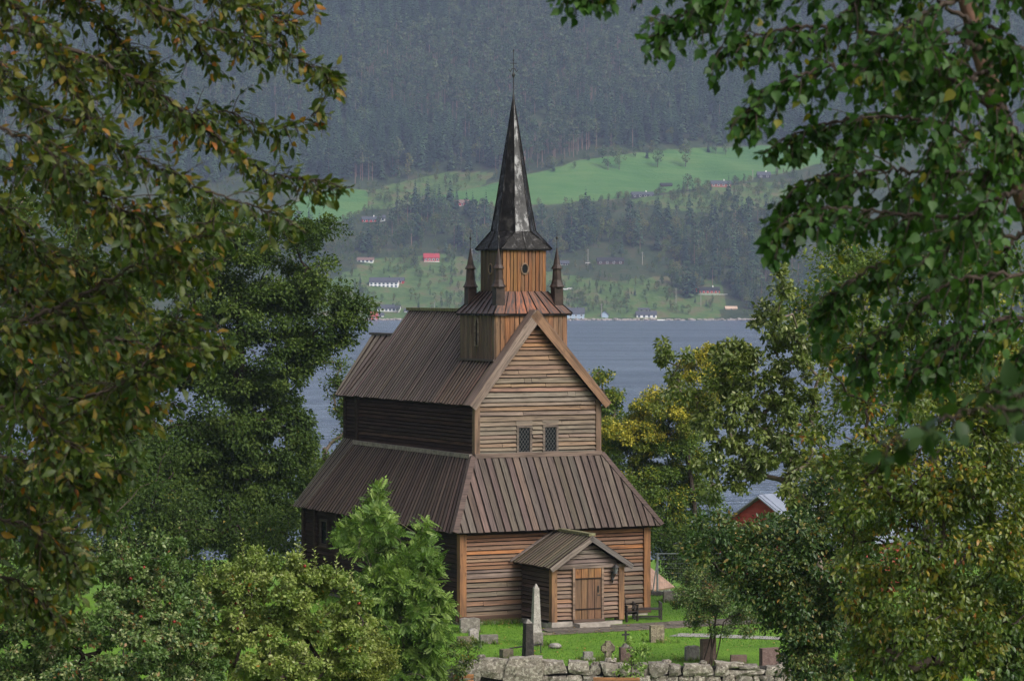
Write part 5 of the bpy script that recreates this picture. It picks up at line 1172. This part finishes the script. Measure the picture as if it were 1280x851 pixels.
blob_tree('beech_tree', 'tall shadowy green tree rising behind the autumn branches', 95, (60, 800), [(60, 420, 120, 110), (30, 560, 110, 110), (150, 470, 60, 80), (120, 610, 80, 60), (40, 300, 120, 80)], 300, 50000, .16, LINDEN, BARKG, 33, cl=.30, rtip=.02)
r1, P1, o1 = blob_tree('apple_tree', 'dark leaved apple tree with upright shoots at the foot of the slope', 52, (110, 900), [(110, 745, 110, 72), (55, 715, 65, 55), (185, 712, 55, 48), (150, 820, 140, 60), (30, 800, 70, 70), (215, 780, 60, 60)],
          330, 60000, .085, APPLE2, BARKD, 34, cl=.20, rtip=.007, upright=130, droop=.15)
r2, P2, o2 = blob_tree('apple_tree', 'pale leaved apple tree with red apples beside the rowan', 54, (350, 900), [(335, 740, 75, 52), (400, 752, 55, 50), (285, 760, 55, 55), (345, 810, 115, 50), (435, 790, 40, 45)],
          300, 54000, .085, APPLE, BARKD, 35, cl=.20, rtip=.007, upright=140, droop=.15)
APR = m_plain('red_apple_skin', (.22, .015, .012), .5, 30, .3, .5, .05)
av, aq = lathe([(.002, .028), (.018, .034), (.034, .02), (.036, 0), (.028, -.026), (.01, -.034)], 10)
ame = bpy.data.meshes.new('apple'); ame.from_pydata(av, [], aq); ame.materials.append(APR); ame.polygons.foreach_set('use_smooth', [True]*len(aq))
for (root, PP, oo, n) in ((r1, P1, o1, 34), (r2, P2, o2, 40)):
    near = PP[np.argsort(PP[:, 1])[:len(PP)//3]]; rg = np.random.default_rng(3)
    for i in rg.choice(len(near), n): o = link(bpy.data.objects.new('apple', ame), root); o.location = (near[i]-oo+np.array([0, -.01, -.06])).tolist(); o.scale = (.85,)*3
blob_tree('rowan_tree', 'bright green feathery rowan bush in front of the church side', 78, (495, 870), [(472, 665, 28, 34), (525, 700, 26, 32), (505, 730, 42, 42), (508, 780, 50, 55), (538, 760, 20, 40), (462, 745, 32, 36), (436, 690, 20, 18), (520, 840, 46, 36)],
          220, 7600, .28, ROWAN, BARKG, 36, PINN, cl=.30, rtip=.008, flat=.8, droop=.25, stems=2)
blob_tree('rowan_sapling', 'small rowan sapling peeping over the lower church roof eave', 80, (475, 870), [(476, 622, 10, 14), (470, 650, 22, 18), (446, 668, 22, 16), (530, 660, 14, 14)], 26, 520, .36, ROWAN, BARKG, 37, PINN, cl=.5, rtip=.008, droop=.1)
blob_tree('undergrowth_bush', 'yellow green tangled bush at the foot of the rowan', 66, (430, 890), [(420, 815, 70, 45), (335, 842, 60, 32), (448, 838, 46, 36)], 200, 34000, .075, SCRUB, BARKD, 38, cl=.34, rtip=.006, cat='bush')
blob_tree('undergrowth_bush', 'olive tangled bush at the foot of the dark apple tree', 60, (220, 900), [(200, 842, 80, 34), (90, 848, 80, 30)], 150, 26000, .075, APPLE2, BARKD, 39, cl=.34, rtip=.006, cat='bush')
blob_tree('flowering_shrub', 'small orange tinged shrub at the left end of the stone wall', 93.5, (578, 858), [(572, 822, 18, 24), (590, 806, 12, 10), (570, 845, 18, 14)], 40, 2600, .08, AUTUMN, BARKD, 40, cl=.5, rtip=.006, cat='shrub')
blob_tree('leafy_sapling', 'thin leafy sapling growing in front of the stone wall', 94.2, (788, 858), [(788, 790, 9, 18), (800, 805, 16, 14), (780, 820, 18, 14), (790, 838, 20, 12)], 30, 620, .12, ROWAN, BARKD, 41, cl=.42, rtip=.006, cat='sapling')
blob_tree('maple_tree', 'yellowing broadleaf tree close behind the church corner', 150, (805, 698), [(790, 585, 48, 60), (825, 620, 50, 60), (790, 650, 40, 45), (845, 560, 45, 50), (800, 545, 40, 25), (860, 640, 40, 45)], 300, 80000, .145, GREENY, BARKD, 42, cl=.30, rtip=.014)
blob_tree('maple_tree', 'golden topped tree rising behind the grey willow', 149, (880, 698), [(785, 545, 38, 30), (830, 520, 44, 34), (880, 475, 42, 40), (905, 445, 26, 24)], 170, 40000, .145, YELLOW, BARKD, 43, cl=.36, rtip=.014)
blob_tree('hedge_bush', 'dark green hedge bush behind the wire fence', 138, (900, 705), [(838, 692, 26, 36), (862, 690, 30, 40), (920, 695, 60, 44), (1000, 690, 60, 50)], 130, 22000, .17, LINDEN, BARKD, 53, cl=.5, rtip=.02, cat='bush')
blob_tree('young_birch', 'light green young birch beside the gable eave', 160, (752, 690), [(752, 480, 12, 24), (760, 510, 16, 24), (766, 500, 11, 18), (756, 545, 18, 30)], 50, 5200, .18, GREENY, BARKG, 44, cl=.45, rtip=.03)
blob_tree('willow_tree', 'silver leaved willow with crooked grey limbs right of the church', 72, (1085, 880), [(856, 478, 30, 36), (905, 520, 40, 44), (925, 470, 44, 44), (905, 590, 40, 40), (950, 560, 52, 40), (824, 440, 16, 18), (985, 520, 50, 56), (1005, 430, 48, 50), (905, 440, 30, 22), (1000, 610, 38, 40), (985, 352, 18, 26, -4), (960, 392, 22, 20, -3)],
          250, 21000, .135, WILLOW, BARKG, 45, LEAF4, cl=.30, rtip=.009, gaps=[(936, 608, 978, 646)], trunk_top=(1004, 650), shell=.15)
blob_tree('rose_bush', 'dense dark green bush overhanging the right end of the wall', 62, (1010, 890), [(950, 700, 60, 48), (1030, 690, 80, 70), (900, 680, 44, 36), (1030, 800, 60, 60), (1070, 620, 60, 60), (985, 740, 50, 46), (1010, 770, 40, 60)], 330, 52000, .10, BUSHD, BARKD, 47, LEAF4, cl=.32, rtip=.008, cat='bush', gaps=[(934, 606, 980, 644), (830, 778, 985, 851)])
blob_tree('grave_shrub', 'thin stemmed reddish shrub growing among the gravestones', 98.5, (888, 832), [(885, 730, 40, 34), (915, 745, 38, 32), (864, 755, 26, 24), (945, 765, 28, 30), (900, 778, 36, 14)], 150, 15000, .085, BUSHD, BARKD, 48, cl=.36, rtip=.006, cat='shrub', stems=5, flat=.9)
blob_tree('autumn_shrub', 'golden and orange leaved shrub crowding the right side', 27, (1160, 1000), [(1085, 430, 60, 80), (1170, 560, 100, 100), (1110, 640, 90, 90), (1230, 690, 90, 120), (1150, 780, 110, 80), (1075, 760, 40, 70), (1240, 480, 70, 90), (1040, 540, 40, 60), (1300, 600, 90, 180)],
          420, 34000, .064, AUTUMN, BARKD, 49, OVATE, cl=.26, rtip=.004, droop=.5, cat='shrub')
blob_tree('dark_thicket', 'dark evergreen thicket low at the right below the birch', 34, (1200, 1000), [(1220, 800, 90, 70), (1120, 820, 60, 50), (1290, 740, 70, 110)], 160, 16000, .09, BUSHD, BARKD, 50, LEAF4, cl=.3, rtip=.004, cat='bush')
blob_tree('background_tree', 'dull green tree behind the orange leaved shrub', 110, (1150, 820), [(1100, 380, 110, 90), (1220, 420, 110, 120), (1140, 560, 120, 120), (1250, 620, 90, 130)], 260, 44000, .19, GREENY, BARKG, 51, cl=.30, rtip=.025)

# ---- near branches: limbs given as paths, hung with twigs and leaves
def spline(pts, n):
    pts = np.asarray(pts, float); t = np.linspace(0, len(pts)-1, n); i = np.clip(t.astype(int), 0, len(pts)-2); u = (t-i)[:, None]
    p0, p1, p2, p3 = pts[np.clip(i-1, 0, None)], pts[i], pts[i+1], pts[np.clip(i+2, None, len(pts)-1)]
    return .5*((2*p1)+(-p0+p2)*u+(2*p0-5*p1+4*p2-p3)*u*u+(-p0+3*p1-3*p2+p3)*u**3)
def near_tree(name, label, D, base, trunk, limbs, leaf, lsize, mat, bark, seed, spacing, twig_len, twig_dir, gap, droop, rl=.012, cat='tree', spread=.9, prune=None, ndens=1.0):
    rng = np.random.default_rng(seed); s = D/F; root = empty(name, base, 0, label, cat); off = np.asarray(base, float)
    L = []; P, Dv, N, S = [], [], [], []; L0 = (tube(np.array([q if len(q) == 3 and abs(q[1]) < 100 and isinstance(q, np.ndarray) else at(*q) for q in trunk[0]]), trunk[1], 9, False))
    def leaves_on(path, t0):
        seg = np.linalg.norm(np.diff(path, axis=0), axis=1); tot = seg.sum(); m = max(2, int(tot/gap)); cum = np.concatenate([[0], np.cumsum(seg)])
        for k in range(m+1):
            t = t0+(1-t0)*(k+rng.uniform(0, .7))/(m+.7); q = np.array([np.interp(t*tot, cum, path[:, c]) for c in range(3)])
            tang = unit(path[-1]-path[0]); sd_ = unit(np.cross(tang, rng.normal(size=3)))
            d = .5*tang+.8*sd_-np.array([0, 0, droop*rng.uniform(.3, 1.4)]); P.append(q+unit(d)*lsize*.22); Dv.append(d); N.append(rng.normal(size=3)*.75+np.array([0, -.35, .35])); S.append(lsize*rng.uniform(.45, 1.2))
            if t > .3: L.append(tube([q, q+unit(d)*lsize*.25], [.0012, .0009], 3, False))
    for lb in limbs:
        dj = lb[1] if isinstance(lb[1], (int, float)) else 0; pts = lb[0]; opt = lb[2] if len(lb) > 2 else {}
        path = spline([at(a, b, D+dj+c_*.0) for a, b, c_ in [(*p, 0) for p in pts]], 14*len(pts)); Lw = np.linalg.norm(np.diff(path, axis=0), axis=1).sum()
        path[1:-1] += rng.normal(0, .006, (len(path)-2, 3)); r0 = opt.get('r', rl)
        L.append(tube(path, np.linspace(r0, .0022, len(path)), 6, False))
        nt_ = int(Lw/spacing*opt.get('dens', 1)*ndens)
        for k in range(nt_):
            t = opt.get('start', .12)+(1-opt.get('start', .12))*(k+rng.uniform(0, 1))/nt_; i = min(int(t*(len(path)-1)), len(path)-2); q = path[i]
            tang = unit(path[i+1]-path[i]); dv = unit(tang*.6+np.array(twig_dir)+spread*rng.normal(size=3)*np.array([.8, 1.0, .7])); Lt = twig_len*rng.uniform(.4, 1.2)*opt.get('len', 1)*(1-.45*t)
            n_ = 6; tw_ = [q]; 
            for j in range(n_): dv = unit(dv+np.array([0, 0, -droop*.22])+rng.normal(0, .10, 3)); tw_.append(tw_[-1]+dv*Lt/n_)
            tw_ = np.array(tw_)
            if prune is not None:
                ex, ey = proj(tw_[-1])
                if prune(ex, ey): continue
            L.append(tube(tw_, np.linspace(.0032, .0013, n_+1), 4, False)); leaves_on(tw_, .12)
        leaves_on(path[int(len(path)*.6):], .0)
    V, Q = join([L0]); link(bpy.data.objects.new('trunk', np_mesh('trunk', V-off, np.array(Q), smooth=True)), root, bark)
    V, Q = join(L); o = link(bpy.data.objects.new('branches', np_mesh('branches', V-off, np.array(Q), smooth=True)), root, BARKD); o['kind'] = 'stuff'
    P, Dv, N, S = map(np.array, (P, Dv, N, S))
    px, py = proj(P); inn = (px > -20) & (px < 1300) & (py > -20) & (py < 870)
    idx = np.where(inn)[0]; sel = idx[np.argsort(P[idx, 1]-S[idx]*8)[:300]]; rest = np.ones(len(P), bool); rest[sel] = False
    cr = link(bpy.data.objects.new('crown', leaf_mesh('crown', P[rest]-off, Dv[rest], N[rest], S[rest], leaf, rng.uniform(0, 1, rest.sum()))), root, mat); cr['kind'] = 'stuff'
    lm = np_mesh('leaf', leaf[0], leaf[1]); lm.materials.append(mat); Df, Sf, Nf = frames(Dv[sel], N[sel])
    for j, i in enumerate(sel):
        o = bpy.data.objects.new('leaf', lm); COL.objects.link(o); o.parent = cr; z_ = float(S[i])
        M = Matrix(((Df[j, 0], Sf[j, 0], Nf[j, 0], 0), (Df[j, 1], Sf[j, 1], Nf[j, 1], 0), (Df[j, 2], Sf[j, 2], Nf[j, 2], 0), (0, 0, 0, 1)))
        o.matrix_local = Matrix.Translation((P[i]-off).tolist()) @ M @ Matrix.Scale(z_, 4)
    print(name, 'leaves', len(P), 'in view', len(idx)); return root
# cherry on the left : trunk stands left of the frame
CD = 15.0; cb = np.array([-4.6, CD, float(zg(-4.6, CD))])
tr_c = [cb+np.array([0, 0, -.1]), cb+np.array([.05, 0, 1.2]), cb+np.array([.2, .1, 2.6]), cb+np.array([.1, .1, 4.2]), cb+np.array([.3, .1, 5.8])]
lim = [([(-440, -60), (-150, -90), (100, -30), (250, 30), (330, 55), (395, 85), (420, 98)], .6, {'len': .7}), ([(-440, 60), (-200, -20), (80, 60), (200, 120), (270, 170), (330, 215), (390, 225), (436, 236)], 0, {'len': .6, 'r': .016, 'start': .3}),
       ([(-440, 160), (-200, 60), (60, 140), (180, 200), (250, 235), (330, 262), (385, 290)], -.6, {'len': .65}), ([(-440, 220), (-200, 150), (60, 230), (150, 280), (230, 320), (268, 330)], .8, {}),
       ([(-440, 420), (-100, 440), (30, 400), (100, 370), (180, 325), (250, 288), (268, 272)], -1.2, {'r': .014}), ([(-440, 480), (-200, 380), (40, 400), (140, 420), (210, 440), (262, 436), (285, 430)], .3, {}),
       ([(-440, 520), (-150, 520), (80, 500), (165, 470), (200, 425), (228, 395)], -.4, {}), ([(-440, 560), (-200, 470), (40, 500), (130, 520), (190, 505)], 1.2, {}),
       ([(-440, 600), (-200, 540), (40, 580), (105, 596), (150, 590)], .2, {}), ([(-440, 640), (-200, 610), (10, 650), (70, 680), (95, 715)], -.5, {}), ([(-440, 700), (-200, 690), (0, 720), (50, 750), (78, 772)], .5, {'len': .8}),
       ([(-440, 20), (-250, -120), (50, -100), (220, -50), (320, 10), (370, 30)], 1.5, {}), ([(-440, 300), (-250, 200), (20, 300), (100, 330), (170, 380)], 2.0, {}), ([(-440, 120), (-250, 20), (20, 40), (120, 80), (210, 140), (280, 140), (345, 160), (400, 140)], 1.8, {'len': .7}),
       ([(-440, 380), (-250, 330), (0, 340), (90, 400), (150, 470)], 1.0, {}), ([(-440, 250), (-250, 100), (0, 160), (90, 210), (150, 260), (200, 270)], -1.5, {}), ([(-440, 440), (-250, 420), (-10, 460), (60, 540), (100, 560)], -1.0, {}), ([(-440, -160), (-250, -220), (40, -160), (180, -90), (270, -30), (300, 20)], 0, {}), ([(-440, -100), (-250, -170), (-40, -90), (60, -30), (140, 40), (190, 90)], 1.2, {}), ([(-440, -40), (-250, -100), (-60, -50), (30, 20), (80, 90), (110, 150)], -.8, {}), ([(-440, -120), (-250, -190), (0, -130), (120, -60), (200, 0), (260, 70)], .9, {}), ([(-440, 40), (-250, 0), (-80, 20), (0, 80), (50, 160), (70, 220)], .5, {}), ([(-440, 180), (-250, 160), (-80, 200), (10, 270), (60, 330)], 0, {}), ([(-440, -220), (-200, -260), (120, -190), (260, -110), (350, -50), (390, -10)], .7, {}), ([(-440, 330), (-250, 290), (-60, 310), (30, 370), (70, 440), (90, 480)], .8, {}), ([(-440, 560), (-250, 520), (-60, 560), (20, 610), (50, 660)], .9, {})]
near_tree('cherry_tree', 'autumn tinted cherry branches of green and orange leaves leaning in from the left', CD, cb, (tr_c, [.16, .13, .11, .08, .05]), lim, OVATE, .066, CHERRY, BARKD, 61, .021, .40, (.40, 0, -.22), .026, .5, rl=.012,
          prune=lambda x, y: x > np.interp(y, [0, 50, 120, 180, 215, 240, 262, 285, 310, 330, 345, 400, 440, 470, 520, 560, 600, 650, 700, 790], [395, 415, 435, 400, 372, 450, 380, 392, 340, 275, 262, 275, 305, 255, 215, 190, 175, 140, 118, 90]) or y > 800 or (x > 235 and random.random() < .42))
# birch on the right
BD = 12.0; bb = np.array([3.2, BD, float(zg(3.2, BD))])
tr_b = [bb+np.array([0, 0, -.1]), bb+np.array([-.1, 0, 1.2]), at(1500, 560, BD), at(1330, 400, BD), at(1290, 270, BD), at(1262, 190, BD), at(1245, 130, BD), at(1216, 30, BD), at(1190, -70, BD), at(1150, -220, BD), at(1120, -420, BD)]
lim = [([(1195, -50), (1100, -70), (960, -60), (840, -35), (740, -15), (690, 0)], .2, {'len': .55, 'start': .15}), ([(1216, 30), (1130, -20), (1020, -25), (920, -5), (850, 20), (825, 50)], -.3, {'len': .75}),
       ([(1240, 115), (1150, 60), (1050, 35), (960, 40), (900, 60)], .3, {'r': .014}), ([(1250, 145), (1180, 95), (1100, 80), (1010, 90), (950, 120), (930, 145)], -.5, {'r': .014, 'len': .8}), ([(1262, 190), (1150, 150), (1060, 150), (1000, 165), (955, 190)], .6, {'len': .7}),
       ([(1270, 220), (1170, 215), (1080, 215), (1010, 225), (968, 262)], 0, {}), ([(1285, 262), (1170, 270), (1080, 262), (1010, 262), (965, 300)], -.6, {'len': .8}), ([(1295, 290), (1180, 310), (1100, 330), (1040, 370), (1012, 410)], .5, {}),
       ([(1310, 340), (1200, 350), (1120, 400), (1070, 450)], -.2, {}), ([(1180, -90), (1250, -60), (1330, 0)], .3, {}), ([(1230, 80), (1290, 60), (1350, 110)], -.4, {}), ([(1262, 190), (1310, 180), (1370, 240)], .4, {}), ([(1250, 150), (1190, 190), (1150, 250), (1120, 300)], .9, {}),
       ([(1190, -60), (1110, -100), (1000, -90), (900, -50), (870, -10)], 1.2, {}), ([(1225, 60), (1150, 110), (1090, 150), (1040, 190)], 1.4, {}), ([(1290, 280), (1240, 330), (1200, 400), (1170, 440)], 1.0, {}), ([(1300, 300), (1330, 360), (1300, 430)], -.6, {}), ([(1200, 0), (1130, 30), (1080, 90)], -.9, {}), ([(1275, 240), (1220, 260), (1180, 320)], -1.0, {}), ([(1205, -20), (1260, -30), (1320, 20)], -.7, {}), ([(1235, 90), (1200, 110), (1175, 170), (1165, 210)], -.8, {}), ([(1262, 190), (1235, 215), (1215, 270)], -.6, {}), ([(1216, 30), (1250, 40), (1275, 90)], -.6, {}), ([(1240, 120), (1265, 150), (1280, 210)], -.7, {}), ([(1225, 60), (1180, 40), (1140, 70)], -.7, {}), ([(1190, -70), (1140, -60), (1090, -20), (1060, 20)], -.5, {}), ([(1330, 400), (1250, 400), (1180, 440), (1130, 470)], .6, {}), ([(1330, 400), (1290, 430), (1250, 480)], .2, {})]
near_tree('birch_tree', 'green birch with hanging heart shaped leaves leaning in from the right', BD, bb, (tr_b, [.10, .09, .075, .06, .05, .045, .042, .036, .03, .02, .01]), lim, BIRCH, .050, BIRCHL, BARKB, 62, .0150, .30, (-.25, 0, -.5), .021, .75, rl=.010,
          prune=lambda x, y: (x < np.interp(y, [0, 55, 90, 105, 150, 190, 215, 250, 330, 345, 420, 500], [690, 735, 800, 850, 905, 925, 985, 960, 935, 985, 1010, 1050])))
# close, blurred shoot low on the right
ND = 7.0; nb = np.array([1.75, ND, float(zg(1.75, ND))])
tr_n = [nb+np.array([0, 0, -.1]), nb+np.array([0, 0, .8]), at(1430, 640, ND), at(1380, 560, ND)]
near_tree('hazel_shrub', 'blurred broad green leaves on a shoot very close to the viewer', ND, nb, (tr_n, [.03, .025, .018, .012]), [([(1380, 560), (1310, 520), (1240, 512), (1170, 525), (1105, 555)], 0, {'len': .5, 'start': .1}), ([(1380, 560), (1330, 540), (1280, 500), (1240, 490)], .2, {'len': .5})], BROAD, .062, HAZEL, BARKD, 63, .05, .16, (-.3, 0, -.2), .045, .4, rl=.006, cat='shrub')
# ================================================================== damp air over the fjord
hz = mk('haze', *box(0, 2150, 385, 4600, 4600, 830), None)
tag(hz, 'pale blue damp air over the fjord and hillside', 'haze', kind='stuff')
hm = bpy.data.materials.new('damp_air'); hm.use_nodes = True; hn = hm.node_tree; hn.nodes.remove(hn.nodes['Principled BSDF'])
pv = hn.nodes.new('ShaderNodeVolumePrincipled'); pv.inputs['Color'].default_value = (.56, .68, 1.0, 1); pv.inputs['Density'].default_value = 0.86e-4; pv.inputs['Anisotropy'].default_value = 0.0
hn.links.new(pv.outputs[0], hn.nodes['Material Output'].inputs['Volume']); hz.data.materials.append(hm)
